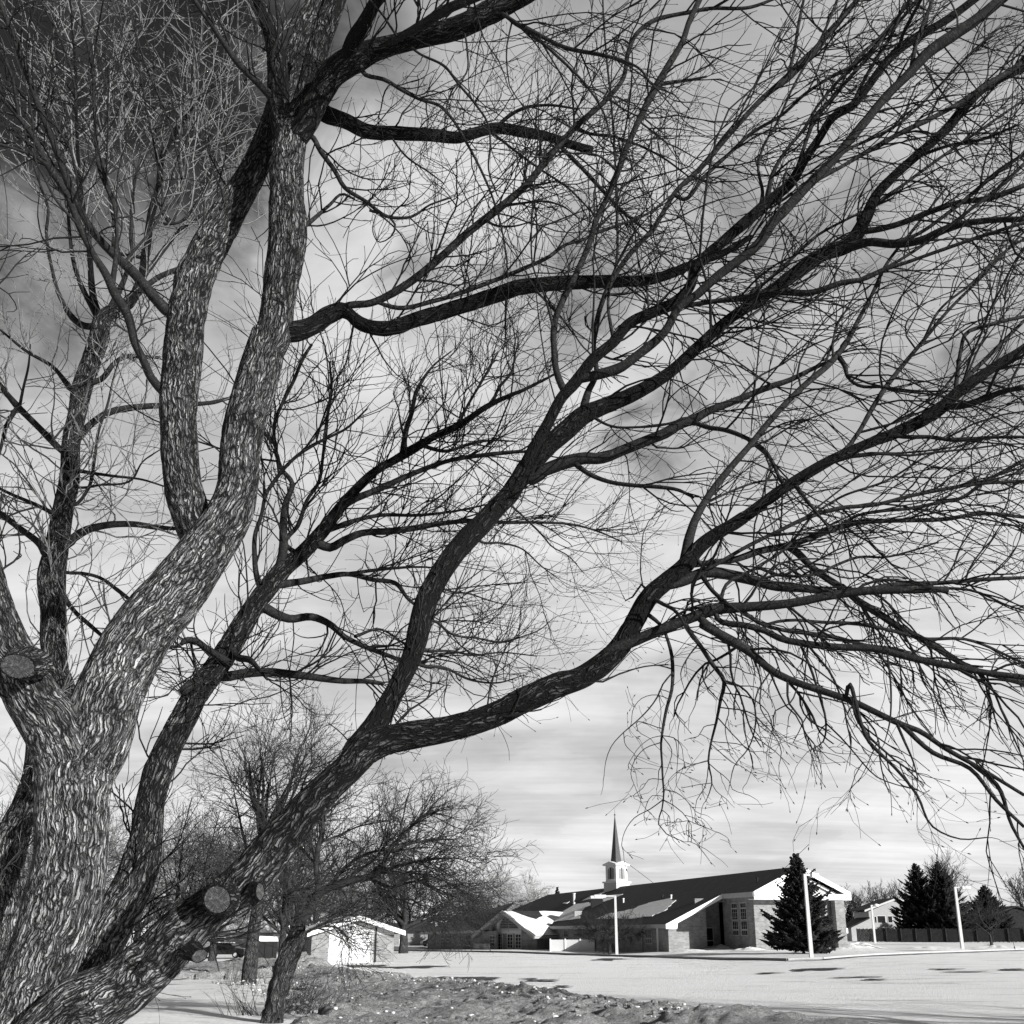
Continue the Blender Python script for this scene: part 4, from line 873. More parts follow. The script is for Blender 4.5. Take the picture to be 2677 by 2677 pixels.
K('B2', 'A 1640,820,130 1700,720,130 1790,540,135 1880,400,150 C 60,330,150 160,285,120 280,250,105 450,205,112 650,150,125 850,50,130 980,-20,120 1150,-120,100', 'Bl', None, 5.3, twig=(7, .9))
K('B3', 'C -20,330,90 50,230,85 110,130,78 180,0,70 230,-100,60', 'B2', None, 5.2, twig=(4, .7))
K('B5', 'C 140,270,30 300,215,40 450,130,50 560,60,55 700,0,50 850,-60,45', 'B2', None, 5.0)
K('E1', 'A 1790,620,95 1850,650,92 C -10,672,85 120,735,80 300,748,75 500,758,70 640,772,62 720,750,60 850,720,62 1000,740,62 1150,770,50 1300,820,48 1390,842,44', 'Bl', None, 6.4, twig=(7, .6))
K('Fs', 'A 1570,1870,120 1660,1860,115 1750,1830,105 1850,1765,100 1932,1745,92 C 30,1765,75 80,1810,78 230,1845,85 400,1795,85 650,1720,85 870,1650,88 960,1620,90 1200,1590,80 1450,1580,75 1700,1570,60 1850,1530,58 E 49,1490,52 200,1440,40 400,1330,30', 'Bl', None, 6.6, twig=(6, .7))
K('F1', 'A 1860,1760,55 C 0,1722,40 150,1700,42 330,1610,45 500,1480,45 700,1300,45 880,1160,45 1010,1050,40 1120,920,40 1290,720,35 1470,560,30 1560,450,26 1600,270,25 1640,190,25 1750,110,25 1850,85,22 E 50,70,22 150,50,20 400,40,18 540,-10,15', 'Fs', None, 5.9)
K('F3', 'C 170,1700,20 300,1728,26 500,1690,26 800,1590,26 1000,1510,24 1150,1440,22 1250,1370,18 1330,1350,16 1500,1200,12', 'F1', None, 6.3)
K('U1', 'A 990,1790,40 930,1740,62 850,1650,58 740,1520,58 640,1430,46 530,1310,42 440,1160,40 370,990,44 300,800,36 210,580,35 130,350,35 60,170,30 0,20,28 -60,-120,20', 'A', None, 5.6, twig=(9, .6))
K('U2', 'B 950,300,40 890,240,50 850,190,46 800,80,45 760,0,45 A 720,1780,50 640,1640,52 600,1550,45 520,1420,35 450,1280,40 380,1100,36 270,930,40 180,760,30 100,650,28 0,540,25 -100,440,20', 'A', None, 5.5, twig=(9, .6))
K('U3', 'A 640,1620,35 650,1450,26 655,1300,20 640,1150,22 600,1050,28 560,950,28 540,800,20 530,600,20 520,400,16 470,150,15 440,-20,12', 'U2', None, 5.9)
K('U4', 'A 280,930,20 200,880,18 100,840,16 0,810,14 -80,790,12', 'U2', None, 5.3)
K('U4b', 'A 120,660,20 90,560,18 70,440,16 30,340,14 -30,240,12', 'U2', None, 5.3)
K('U5', 'A 1560,600,50 1510,530,46 1420,440,36 1340,360,36 1260,250,30 1180,130,28 1090,0,25 1030,-90,20', 'B1', None, 5.4)
K('U6', 'A 1560,520,22 1530,300,20 1560,200,20 1550,0,18', 'B1', None, 5.6)
K('U8', 'A 460,1280,16 300,1100,14 250,1000,12 200,900,12 190,750,10 150,500,9 80,300,8', 'U2', None, 5.2)
K('U9', 'A 300,800,16 420,600,14 400,400,12 330,200,12 250,50,10', 'U1', None, 6.0)
K('U10', 'A 700,1480,16 900,1200,13 880,900,12 820,600,12 780,350,10 760,150,8', 'U1', None, 6.4)
K('U11', 'A 1020,1000,14 980,800,13 900,560,12 830,400,12 760,180,10 720,40,8', 'U1', None, 6.2)
K('T3', 'R 470,1800,400 650,1700,335 850,1540,315 1040,1350,285 1200,1215,225 1400,1060,240 1550,880,228 1700,700,200 1830,560,178 1932,470,168 Z 700,1408,60 760,1390,54 850,1374,50 930,1350,48 1000,1315,50 1060,1290,48 G 0,600,128 130,530,128 250,420,118 350,250,108 430,120,108 520,40,100 F 30,1240,95 100,1150,82 350,980,70 600,800,64 930,610,60 1100,540,56 1250,480,68 1450,370,75 1550,280,68 1700,170,55 1932,20,48 2100,-120,40', None, 5.55, 5.0,
  extra=[(-2.98, 5.62, -.15, .28), (-2.68, 5.60, .40, .25), (-2.42, 5.58, .85, .22)], twig=(3.5, .6))
K('T3b', 'G 130,520,60 200,440,75 350,372,64 500,310,62 650,250,60 800,200,65 1000,185,56 1250,160,50 1400,130,48 1600,100,50 1932,90,42 2100,88,36', 'T3', None, 4.8, twig=(7, .75))
K('H1', 'F -90,1360,60 0,1335,60 150,1280,62 350,1310,64 550,1360,55 700,1370,48 940,1400,40 1200,1350,30 1450,1340,25 1700,1320,24 1932,1310,20', 'T3', None, 5.2)
K('H2', 'F 210,1540,30 380,1580,36 480,1610,36 560,1650,36 700,1680,40 900,1700,40 1100,1710,40 1300,1760,40 1500,1800,40 1700,1840,36 1932,1870,30 2100,1900,26', 'T3b', None, 4.7)
K('H3', 'F 440,1600,18 500,1570,18 600,1550,18 800,1560,20 1000,1570,22 1200,1610,22 1350,1650,20 1600,1655,18 1932,1790,15', 'H2', None, 5.0)
K('H4', 'F 330,1480,24 440,1560,24 560,1600,22 700,1620,24 850,1640,25 1050,1690,20 1250,1720,20 1400,1780,18 1700,1810,14', 'T3b', None, 5.1)
K('H5', 'F 110,1530,40 160,1580,48 250,1650,46 400,1720,44 G 720,285,48 850,360,46 1000,450,45 1120,550,44 1250,610,40 1400,660,40 1550,710,38 1700,780,36 1850,850,34 Z 1732,1378,10 1780,1410,9 1850,1450,8 1932,1500,6', 'T3b', None, 4.5, twig=(4.5, .42))
K('J1', 'F 60,1260,34 180,1225,34 300,1210,36 450,1160,40 600,1130,40 750,1080,36 850,1040,36 1000,1000,34 1200,990,26 1500,980,25 1700,950,22 1932,970,20', 'T3', None, 5.6)
K('H6', 'F 600,1130,45 660,1170,44 740,1250,36 850,1330,40 930,1380,40 1000,1440,42 1100,1500,44 1250,1600,40 1350,1650,36 1500,1740,38 1600,1800,30 1932,1900,25', 'J1', None, 5.6)
K('J2', 'F 150,1260,20 230,1220,22 350,1150,22 550,1050,22 750,960,25 900,920,25 1100,900,22 1300,850,22 1500,810,22 1700,780,20 1932,770,20', 'T3', None, 4.9)
K('J3', 'F 880,1020,20 1000,960,18 1100,940,20 1300,920,20 1500,880,20 1560,870,20 1700,780,20 1932,650,20', 'J1', None, 5.2)
K('J4', 'F 210,1450,22 260,1350,20 400,1270,18 600,1140,16 750,960,14 900,860,13 1150,770,13 1400,620,12 1560,540,10', 'T3b', None, 5.6)
K('J5', 'F 420,1260,18 550,1295,18 760,1290,18 900,1230,16 1000,1195,16 1150,1195,14 1300,1160,12 1450,1110,10', 'H1', None, 5.5)
K('K1', 'F 10,1220,70 40,1150,60 80,1000,50 150,870,42 230,760,42 400,560,36 550,380,35 700,230,35 850,100,35 E 930,1932,32 1000,1800,26 1080,1650,20 1150,1500,20 1300,1300,15 1500,1050,12', 'T3', None, 5.7, twig=(7, .7))
K('K2', 'F 900,630,40 940,580,25 1000,500,25 1080,360,28 1150,250,28 1250,120,25 E 1350,1932,22 1500,1750,18 1700,1550,15 1932,1300,12', 'T3', None, 5.4)
K('K3', 'F 1180,510,26 1260,520,24 1400,520,24 1550,540,22 1700,525,20 1932,520,18', 'T3', None, 4.8)
K('K4', 'F 1480,350,50 1560,348,42 1700,310,38 1800,270,32 1932,240,30', 'T3', None, 4.7)
K('K5', 'F 1500,330,44 1560,260,30 1620,180,26 1720,80,25 E 1800,1932,22 1932,1800,18', 'T3', None, 5.2)
K('K6', 'F 170,900,14 300,820,14 450,770,13 600,760,12 750,770,10', 'K1', None, 5.6)
K('K7', 'F 900,90,30 930,130,26 940,180,20 1000,230,20 1150,240,16 1300,260,13 1500,265,10', 'K1', None, 5.2)
K('K8', 'F 620,790,30 700,860,20 780,960,16 830,1020,14', 'T3', None, 5.0)
K('M', 'Z 665,1420,40 683,1400,46 D 310,1900,108 380,1750,112 420,1600,128 458,1450,128 520,1320,122 600,1200,120 700,1080,122 780,1000,115 850,920,110 920,850,110 980,760,104 1030,690,115', 'T3', None, 5.9, twig=(3.5, .6))
K('M1', 'D 980,760,70 1030,670,86 1080,560,72 1150,430,62 1220,300,62 1300,210,68 1400,80,62 C 1510,1920,60 1600,1815,60 1750,1745,62 1850,1700,66 1932,1620,58 E 100,1490,55 250,1350,60 400,1220,65 500,1130,60 620,1030,58 700,900,50 780,780,45 870,650,45 960,600,45 1060,480,45 1150,360,45 1240,270,50 1400,170,45 1500,110,45 1650,0,42 1750,-80,38', 'M', None, 5.2, twig=(6.5, .75))
K('M1a', 'D 1235,290,46 1220,230,42 1190,150,38 1178,40,36 C 1182,1800,36 1220,1700,38 1290,1560,36 1370,1380,35 1420,1220,35 1480,1100,35 1540,950,38 1610,770,35 1690,600,38 1760,470,45 1830,350,38 1900,230,35 E 50,130,32 110,0,34 150,-90,28', 'M1', None, 5.3, twig=(5, .75))
K('M1d', 'D 1310,215,50 1430,168,64 1560,125,60 1640,65,54 C 1800,1860,48 E 0,1720,46 100,1650,50 200,1560,52 330,1460,55 450,1360,60 520,1250,60 600,1170,60 700,1060,55 780,980,55 860,900,50 960,780,50 1050,670,50 1150,550,50 1290,410,52 1400,290,65 1500,220,70 1650,120,65 1750,40,62 1850,-40,56', 'M1', None, 4.8, twig=(6, .75))
K('M2', 'D 1040,730,80 1085,640,100 1130,585,108 1250,480,110 1340,400,108 1450,350,92 1600,290,86 1750,210,72 1850,140,66 F 49,65,66 E 150,1900,60 280,1790,60 430,1690,65 560,1600,70 700,1500,76 800,1430,80 950,1370,88 1040,1230,68 1100,1100,55 1200,990,52 1300,900,50 1380,830,50 1500,720,55 1600,600,55 1700,500,50 1800,440,46 1932,380,48 2080,320,40', 'M', None, 5.4, twig=(6.5, .7))
K('M1c', 'D 1340,400,50 1350,330,48 1375,250,40 1410,190,30 C 1400,1960,26 1430,1750,30 1500,1580,28 1600,1430,28 1720,1300,28 E 0,1050,26 100,960,28 300,730,28 500,520,30 600,440,45 700,340,45 780,260,40 830,190,34 930,80,25 1000,0,22', 'M2', None, 5.7)
K('M2b', 'E 880,1400,60 960,1385,58 1050,1360,50 1200,1370,50 1350,1350,46 1500,1280,40 1700,1240,36 1932,1230,34', 'M2', None, 5.0)
K('M2c', 'E 1020,1310,40 1100,1290,36 1250,1250,36 1400,1190,35 1550,1140,32 1750,1110,34 1932,1040,30', 'M2', None, 5.2)
K('M2e', 'E -80,1740,22 60,1712,28 200,1690,28 400,1660,30 550,1640,42 750,1640,36 900,1590,35 1050,1560,27 1150,1510,28 1250,1480,22 1450,1410,22 1650,1340,22 1932,1250,20', 'M2', None, 5.0)
K('M3', 'D 1060,760,60 1120,710,68 1180,685,72 1250,660,74 1350,640,70 1450,640,62 1550,600,60 1700,540,60 1800,500,60 1900,440,60 F 60,430,52 150,380,46 280,330,40 400,280,35 500,240,35 620,200,30 720,150,25 850,90,20', 'M', None, 5.6, twig=(7, .6))
K('M3b', 'D 1270,670,34 1320,690,30 1360,720,28 1480,770,25 1600,790,25 1750,800,24 1880,820,20 1960,860,16', 'M3', None, 5.5)
K('M3c', 'F 60,445,28 150,465,28 250,480,28 380,530,25 470,590,22 530,680,22 560,750,20 600,800,18', 'M3', None, 5.3)
K('M4', 'D 1400,400,22 1450,440,16 1500,460,15 1650,465,15 1800,450,15 1932,410,12', 'M2', None, 5.6)
for i_, (pn, Y1, s_) in enumerate((
    ('M1c', 5.4, 'E 20,1120,22 130,1000,22 280,860,20 400,750,22 580,640,18 700,530,18 850,430,18 1000,350,18 1150,200,22 1250,100,20 1330,0,18'),
    ('M1', 5.5, 'E 440,1180,30 465,1080,20 440,950,15 470,820,15 540,700,14 640,480,14 720,340,15 800,200,15 860,60,16 890,-20,14'),
    ('M1', 5.0, 'E 470,1150,30 520,980,25 600,840,20 700,720,18 770,600,18 850,500,16 1000,330,16 1100,230,14 1250,60,12'),
    ('M1', 5.4, 'E 640,1020,24 680,880,20 720,760,22 760,660,32 850,560,25 950,440,22 1050,330,20 1200,130,18 1300,0,16'),
    ('M1d', 5.2, 'E 700,1040,34 800,990,30 900,940,22 1000,880,25 1110,820,30 1250,740,28 1400,670,28 1550,590,28 1700,490,30 1850,400,34 1960,330,38'),
    ('M1', 4.9, 'E 1220,290,24 1250,200,20 1310,80,20 1370,-30,18'), ('M1d', 5.0, 'E 1290,410,28 1330,230,22 1380,100,20 1430,-30,18'),
    ('M1c', 5.9, 'E 610,430,24 640,300,18 670,120,18 700,-20,15'), ('M2', 5.6, 'E 1000,1300,26 1100,1150,22 1250,1040,18 1400,930,18 1600,790,16 1932,560,14'),
    ('M2b', 5.2, 'E 1150,1370,26 1300,1330,22 1500,1200,22 1650,1080,24 1800,950,22 1960,850,20'),
    ('M2e', 5.1, 'E 1000,1570,20 1180,1490,18 1400,1350,18 1600,1200,18 1760,1080,20 1932,920,20'),
    ('K2', 5.2, 'E 1370,1910,18 1450,1750,14 1650,1580,15 1800,1430,15 1932,1340,13'), ('T3', 5.1, 'F 1540,290,26 1560,150,22 1580,20,20 E 1600,1880,24 1750,1820,22 1960,1770,20'),
    ('M1d', 5.3, 'E 860,900,22 960,830,18 1050,790,18 1250,680,16 1420,520,15 1600,330,14 1800,150,12'), ('M1', 5.1, 'E 960,600,24 1040,440,20 1200,170,20 1260,20,16'),
    ('M2', 4.9, 'E 1320,900,22 1500,820,18 1700,780,16 1900,700,13'), ('M2', 5.9, 'E 300,1790,22 420,1640,20 600,1480,18 760,1330,16 960,1220,14 1200,1110,12'),
    ('M1a', 5.0, 'C 1180,1860,16 1120,1650,12 1060,1500,10 1050,1300,9 1070,1000,8 1090,700,7 1085,400,6'),
    ('M1', 5.6, 'C 1520,1900,24 1480,1700,16 1530,1450,15 1530,1200,15 1520,900,13 1500,600,12 1470,300,12 1455,100,10 1450,-30,9'),
    ('B2', 5.0, 'C 860,80,22 950,120,24 1080,190,25 1250,270,24 1450,310,22 1560,340,18 1650,380,14 1720,470,11'), ('B2', 5.4, 'C 920,100,18 1050,190,18 1200,320,16 1350,470,14 1450,620,12 1500,800,9'),
    ('B2', 5.6, 'C 120,420,26 220,445,24 330,510,20 430,560,18 530,590,18 600,660,17 680,790,16 770,960,14 840,1130,12 900,1370,10 920,1560,8'),
    ('B2', 5.1, 'C 340,240,16 420,300,14 560,370,16 640,470,14 740,590,13 800,680,12 820,800,12 810,950,10 860,1100,8'),
    ('B2', 5.5, 'C 680,160,12 690,280,11 685,410,10 610,500,9 570,620,8 565,780,6'), ('E1', 6.0, 'C 250,740,12 350,880,11 480,970,9 560,1030,6'), ('E1', 6.0, 'C 850,720,26 900,670,22 1000,610,20 1130,590,16 1300,610,12'),
    ('E1', 6.3, 'C 830,760,15 950,840,14 1100,950,13 1250,1050,12 1400,1200,9'), ('E1', 6.5, 'C 1170,790,22 1250,860,24 1350,960,24 1450,1070,22 1600,1220,16 1700,1300,10'),
    ('Bl', 6.3, 'A 1700,1270,30 1770,1220,24 1850,1150,18 1932,1090,14 C 60,1120,12'), ('Bl', 6.0, 'A 1740,760,30 1800,850,28 1880,960,26 C 0,1050,25 120,1130,22 260,1220,20 380,1215,16 480,1150,12 600,1110,8'),
    ('Bl', 6.2, 'C 140,1180,16 260,1225,14 285,1260,12 260,1330,9 200,1360,7 160,1300,6 180,1200,5'), ('T3', 5.3, 'G 420,90,20 380,60,14 330,130,10 290,150,7 275,120,5'),
    ('H1', 5.0, 'F 130,1310,30 190,1390,24 260,1450,22 330,1500,18'),
    ('F1', 5.5, 'C 1020,1050,22 1060,1040,14 1130,1030,10 1200,1010,7'), ('F1', 5.5, 'C 890,1160,20 1000,1140,14 1130,1130,12 1230,1160,9 1320,1230,7'),
    ('F1', 5.4, 'C 1290,720,22 1360,745,18 1500,765,16 1640,810,14 1780,880,12 1932,990,9'), ('F1', 5.6, 'C 790,1250,20 850,1265,14 950,1270,10 1060,1240,7'), ('F1', 6.1, 'C 400,1570,16 520,1580,12 640,1600,10 720,1575,7'),
    ('Fs', 6.2, 'C 920,1680,18 905,1780,13 905,1900,9'), ('Fs', 6.0, 'C 1060,1630,14 1200,1760,12 1290,1880,9'), ('M1a', 5.6, 'C 1400,1300,22 1550,1260,16 1700,1200,14 1830,1100,10'), ('M1a', 5.1, 'C 1540,950,18 1440,880,12 1300,860,9 1140,880,8 1030,880,6'),
    ('M1a', 5.5, 'C 1770,470,26 1850,460,20 1932,450,16 E 150,430,12'), ('T3', 5.0, 'G 430,130,26 500,170,22 560,200,20 620,280,16'), ('T3', 5.2, 'G 130,605,12 260,560,9 400,520,8 530,510,7'))):
    K('x%d' % i_, s_, pn, None, Y1, part='branch', twig=(8, .6))
# hanging shoots over the church
hang = [('T3', 4.9, 'G 425,235,24 490,290,20 530,380,20 550,460,22 555,540,22 550,650,20 520,760,18 500,870,16 490,950,14 495,1060,12 500,1160,12 505,1230,10 495,1320,8 475,1405,7 520,1460,6 560,1480,5 620,1505,4 660,1503,3', 'D1'),
 ('T3b', 4.9, 'G 620,270,32 640,310,28 700,390,25 780,510,25 845,605,25 825,700,20 800,830,16 770,950,13 755,1050,12 775,1180,8 740,1280,4', 'D2'),
 ('H5', 4.7, 'G 1190,580,14 1210,730,12 1280,820,10 1300,920,8 1350,990,6 1410,1003,4', 'D4'), ('T3b', 4.8, 'G 1265,380,16 1340,560,15 1380,690,14 1415,830,12 1400,940,9 1310,1000,4', 'D5'),
 ('H5', 4.6, 'G 1560,715,16 1620,870,15 1750,1000,12 1850,1080,10 1932,1120,7', 'D6'), ('H5', 4.5, 'G 1800,820,18 1860,950,14 1900,1040,10 1932,1150,7', 'D7'), ('H2', 4.6, 'G 1740,470,12 1780,650,11 1770,850,9 1740,960,5', 'D8'),
 ('H5', 4.5, 'Z 1600,1295,8 1640,1400,7 1690,1450,6 1730,1500,5 1760,1560,4 1812,1583,3 1862,1580,2.4', 'D9'), ('H5', 4.5, 'Z 1700,1360,10 1760,1420,9 1830,1450,8 1880,1510,7 1932,1560,6', 'D10'), ('H5', 4.5, 'Z 1830,1440,9 1880,1480,8 1910,1560,6 1932,1600,5', 'D11')]
for pn, Y1, s_, key in hang: K(key, s_, pn, None, Y1, part='hanging_branch', twig=(.8, .2) if key in ('D1', 'D2', 'D5', 'D9') else (4, .4))
sub = [('D1', '555,550,10 500,620,9 470,690,9 420,760,8 350,830,7 280,890,6 210,970,5 180,1050,4 170,1130,3'), ('D1', '470,680,5 380,700,4 330,770,4 325,830,3'), ('D1', '500,900,5 440,920,4 370,970,4 310,1060,3'),
 ('D1', '490,950,6 400,980,5 340,1050,5 320,1120,4 350,1210,3'), ('D1', '500,900,6 560,920,5 600,960,4 615,1040,3'), ('D1', '520,905,6 550,990,5 530,1080,4 505,1150,3'), ('D1', '500,1160,5 420,1155,4 390,1200,4 345,1235,3'),
 ('D1', '510,1210,5 570,1225,5 630,1270,4 680,1330,3'), ('D1', '495,1275,7 430,1320,6 340,1370,5 300,1420,4 275,1480,4 270,1510,3'), ('D1', '495,1275,6 560,1300,5 610,1340,5 645,1385,4 720,1415,4 800,1450,3'),
 ('D1', '500,1325,5 535,1360,4 540,1420,3'), ('D1', '500,1245,4 440,1245,4 410,1290,4 395,1350,3'), ('D1', '645,1385,4 600,1392,4 540,1395,3'), ('D1', '643,1385,4 632,1415,3 632,1450,3'), ('D1', '560,920,5 580,1000,4 575,1150,3'),
 ('D1', '350,840,5 360,880,4 430,925,3'), ('D1', '280,895,5 290,960,4 330,1003,3'), ('D1', '490,650,5 490,780,4 480,850,3'), ('D1', '555,545,9 480,515,7 400,520,6 270,560,6 130,605,5'),
 ('D2', '845,600,14 930,630,12 1000,700,10 1020,780,9 1010,900,8 980,980,7 900,1080,6 875,1190,4'), ('D2', '755,1055,5 660,1075,5 580,1110,4 530,1160,3'), ('D2', '755,1060,5 810,1110,5 870,1160,4 890,1210,4 960,1235,3'),
 ('D2', '755,1060,6 735,1200,5 690,1270,4 680,1325,3'), ('D2', '775,1180,4 690,1185,4 620,1200,3'), ('D2', '775,1180,4 800,1220,4 850,1260,3'), ('D2', '770,950,5 830,1010,5 890,1060,4 940,1080,3'), ('D2', '980,985,5 1005,1060,5 970,1175,3'),
 ('D2', '1010,790,7 1060,840,7 1120,900,6 1165,1000,5 1150,1080,4'), ('D2', '850,810,7 920,930,6 1000,1000,4 1055,996,3'), ('D2', '840,700,8 870,760,6 850,850,5 880,1020,4'), ('D2', '790,530,8 700,640,7 680,740,5 650,800,3'), ('D2', '820,560,8 900,700,7 950,800,5 965,900,3'),
 ('D2', '700,390,10 640,470,8 600,560,6 620,650,3'), ('D2', '800,840,6 730,860,5 700,910,4 660,922,3'), ('D2', '1000,700,7 1090,780,6 1130,900,5 1180,940,3'), ('D2', '930,630,7 990,630,6 1060,650,5 1130,760,4 1120,900,3'),
 ('D5', '1415,840,10 1500,920,9 1570,1000,8 1620,1060,8 1700,1140,7 1800,1180,6 1932,1215,5'), ('D5', '1620,1062,6 1580,1130,5 1560,1190,4'), ('D5', '1410,960,5 1470,1005,4 1560,1010,3'), ('D5', '1620,1058,5 1680,1055,4 1780,1050,3'), ('D5', '1415,850,7 1370,900,6 1390,970,5 1360,1010,3'),
 ('H5', '1210,730,8 1130,770,7 1120,850,6 1090,970,3'), ('H5', '1000,450,10 1050,600,9 1050,760,7 1130,880,5 1160,940,3'), ('H5', '1100,550,10 1020,700,8 1040,850,6 1110,900,4'), ('D6', '1750,1000,8 1770,1100,7 1850,1190,6 1932,1210,5')]
for pn, s_ in sub: K('s', 'G '+s_, pn, None, 4.8, part='shoot', twig=(1.5, .10))
# the stem behind, forking low
K('T2', 'R 430,1720,300 500,1560,285 580,1390,265 700,1200,235 790,980,215 825,800,168 850,600,158 895,450,165 960,300,150 1040,150,150 B 1115,1940,140 1200,1830,132 1300,1680,128 1370,1560,122 1440,1450,112 1510,1360,112 1600,1250,102 1700,1170,90 1800,1060,80 D 0,890,62 90,790,56 180,710,50 300,640,50 400,580,48 500,520,40 650,450,36 800,350,30 900,300,28 1000,260,20 1080,220,18 1200,160,10', None, 6.4, 8.2,
  extra=[(-2.5, 5.95, -.1, .24), (-2.5, 6.15, .5, .20)], twig=(9, .8))
for i_, (pn, Y1, s_) in enumerate((
    ('T2', 8.0, 'D -120,1010,50 0,905,42 200,810,36 400,720,30 600,650,25 800,620,25 1000,600,20'), ('T2', 7.2, 'B 1530,1330,60 1565,1260,52 1590,1150,54 1590,1030,45 1600,900,36 1640,780,30 1580,700,25 1550,600,20 1540,450,20 1600,300,20 1650,200,20 1700,80,20 1750,0,16'),
    ('T2', 7.5, 'B 1600,1110,28 1670,1020,26 1720,880,20 1790,770,20 1810,650,18 1830,450,16 1860,260,15 1850,100,12'), ('T2', 7.0, 'B 1460,1400,46 1440,1300,34 1430,1200,30 1430,1080,26 1470,950,22 1490,850,22 1560,740,22 1640,650,20 1750,570,20 1850,520,16 1932,480,14 D 130,360,10'),
    ('T2', 8.2, 'B 1520,1350,54 1700,1330,40 1850,1300,35 D 20,1290,30 150,1320,26 300,1350,26 350,1420,20 420,1480,14'), ('T2', 8.5, 'D -60,1300,26 50,1285,22 150,1270,20 300,1255,16 420,1250,12 520,1255,8'),
    ('T2', 7.8, 'B 1470,1480,60 1540,1510,58 1620,1540,50 1750,1530,46 1850,1570,40 D 0,1640,32 100,1690,30 200,1730,28 300,1770,24 350,1800,20'), ('T2', 7.4, 'B 1180,1860,70 1260,1865,60 1350,1850,55 1500,1840,50 1700,1860,45 D 0,1890,34 130,1892,28 220,1905,22'),
    ('T2', 6.8, 'B 1290,1790,46 1230,1755,42 1150,1700,36 1090,1660,35 1030,1665,30 1020,1680,24'), ('T2', 6.9, 'B 1075,1665,16 1085,1750,14 1110,1850,12 1140,1932,9'), ('T2', 6.7, 'B 1340,1760,42 1400,1770,38 1440,1810,28 1500,1880,16'),
    ('T2', 8.4, 'D -170,1130,54 -80,1140,50 0,1100,48 100,1060,40 250,1050,40 400,1030,35 550,1005,30 750,990,25 900,1000,20 1100,1000,16 1300,1015,13 1450,1060,10 1560,1110,7'), ('T2', 8.3, 'D -120,1060,30 0,1010,34 60,990,26 200,960,22 400,960,18 600,940,14 800,900,9'),
    ('T2', 6.9, 'B 1180,1870,66 1120,1895,66 1060,1920,60 1030,1945,54'), ('T2', 8.2, 'D 330,600,36 350,470,30 380,380,26 400,280,24 440,200,18 500,120,12 600,40,8'), ('T2', 8.6, 'D 420,570,26 560,600,20 700,560,16 820,540,12 960,545,8'),
    ('T2', 8.6, 'D 650,450,20 700,330,16 800,160,14 860,50,10'), ('T2', 8.2, 'D 820,340,20 870,240,18 930,170,14 960,60,10 980,-40,7'), ('T2', 8.0, 'D 60,1640,20 200,1600,14 350,1690,12'),
    ('M', 6.4, 'D 520,1560,16 590,1620,15 750,1650,12 880,1672,12 1000,1640,9 1100,1600,7 1170,1540,4'), ('M', 6.4, 'D 480,1720,16 600,1722,14 720,1745,12 870,1730,10 1080,1750,6'), ('M', 6.5, 'D 430,1800,18 560,1815,16 700,1880,14 860,1900,10 1000,1860,6'),
    ('M', 6.5, 'D 590,1385,12 700,1400,10 820,1440,8 1000,1480,4'), ('M', 6.6, 'D 770,1110,16 880,1115,12 1000,1150,10 1100,1240,8 1220,1330,4'), ('M', 6.5, 'D 1040,1000,12 1110,1070,10 1160,1130,9 1260,1190,7 1340,1280,4'))):
    K('y%d' % i_, s_, pn, None, Y1, part='branch', twig=(11, .75))
# sawn stubs facing the viewer
def stub(tree, px, py, Y, rx, ry, d, depth=.16, m=M_BARK):
    c = at(px, py, Y)-tree.root; s_ = mpp(c+tree.root); d = np.array(d, float); d /= np.linalg.norm(d); r = rx*s_
    ratio = ry/rx; u = np.cross(d, (0, 0, 1)); u /= np.linalg.norm(u); w = np.cross(d, u)
    n = 40; th = np.arange(n)*2*math.pi/n; V = []; B = []
    prof = [(-depth, 1.5), (-depth*.5, 1.22), (-.012, 1.12), (.004, 1.08), (.006, 1.0), (-.006, .97)]
    for q, (z, k) in enumerate(prof):
        for t in th:
            rr = r*k*(1+.03*math.sin(2*t+px)+.012*math.sin(5*t)+(.03*math.sin(23*t) if q in (2, 3, 4) else 0)); V.append(c+d*z+u*rr*math.cos(t)+w*rr*ratio*math.sin(t)); B.append((rr*math.cos(t), rr*math.sin(t), z))
    Fs = np.array([[i*n+j, i*n+(j+1) % n, (i+1)*n+(j+1) % n, (i+1)*n+j] for i in range(len(prof)-1) for j in range(n)])
    o = newmesh('cut_stub', V, Fs, m, tree.t, True, B)
    me = bpy.data.meshes.new('cut_face'); R_ = np.stack([u, w, d], 1)
    pts = [(0, 0, 0)]+[(r*.985*(1+.03*math.sin(2*t+px)+.012*math.sin(5*t))*math.cos(t), ratio*r*.985*(1+.03*math.sin(2*t+px)+.012*math.sin(5*t))*math.sin(t), 0) for t in th]
    me.from_pydata(pts, [], [(0, i+1, (i+1) % n+1) for i in range(n)]); me.materials.append(M_WOOD); f = bpy.data.objects.new('cut_face', me); C.objects.link(f); f.parent = o
    from mathutils import Matrix
    Mx = Matrix([[*R_[0], c[0]+d[0]*.001], [*R_[1], c[1]+d[1]*.001], [*R_[2], c[2]+d[2]*.001], [0, 0, 0, 1]]); f.matrix_local = Mx
stub(T, 569, 2351, 5.24, 35, 34, (.10, -1, -.12), .10); stub(T, 47, 1741, 5.30, 43, 31, (.15, -1, -.35)); stub(T, 521, 2498, 5.30, 24, 17, (.75, -.55, -.3), .07); stub(T, 679, 2331, 5.30, 13, 22, (.75, -.65, .15), .05)


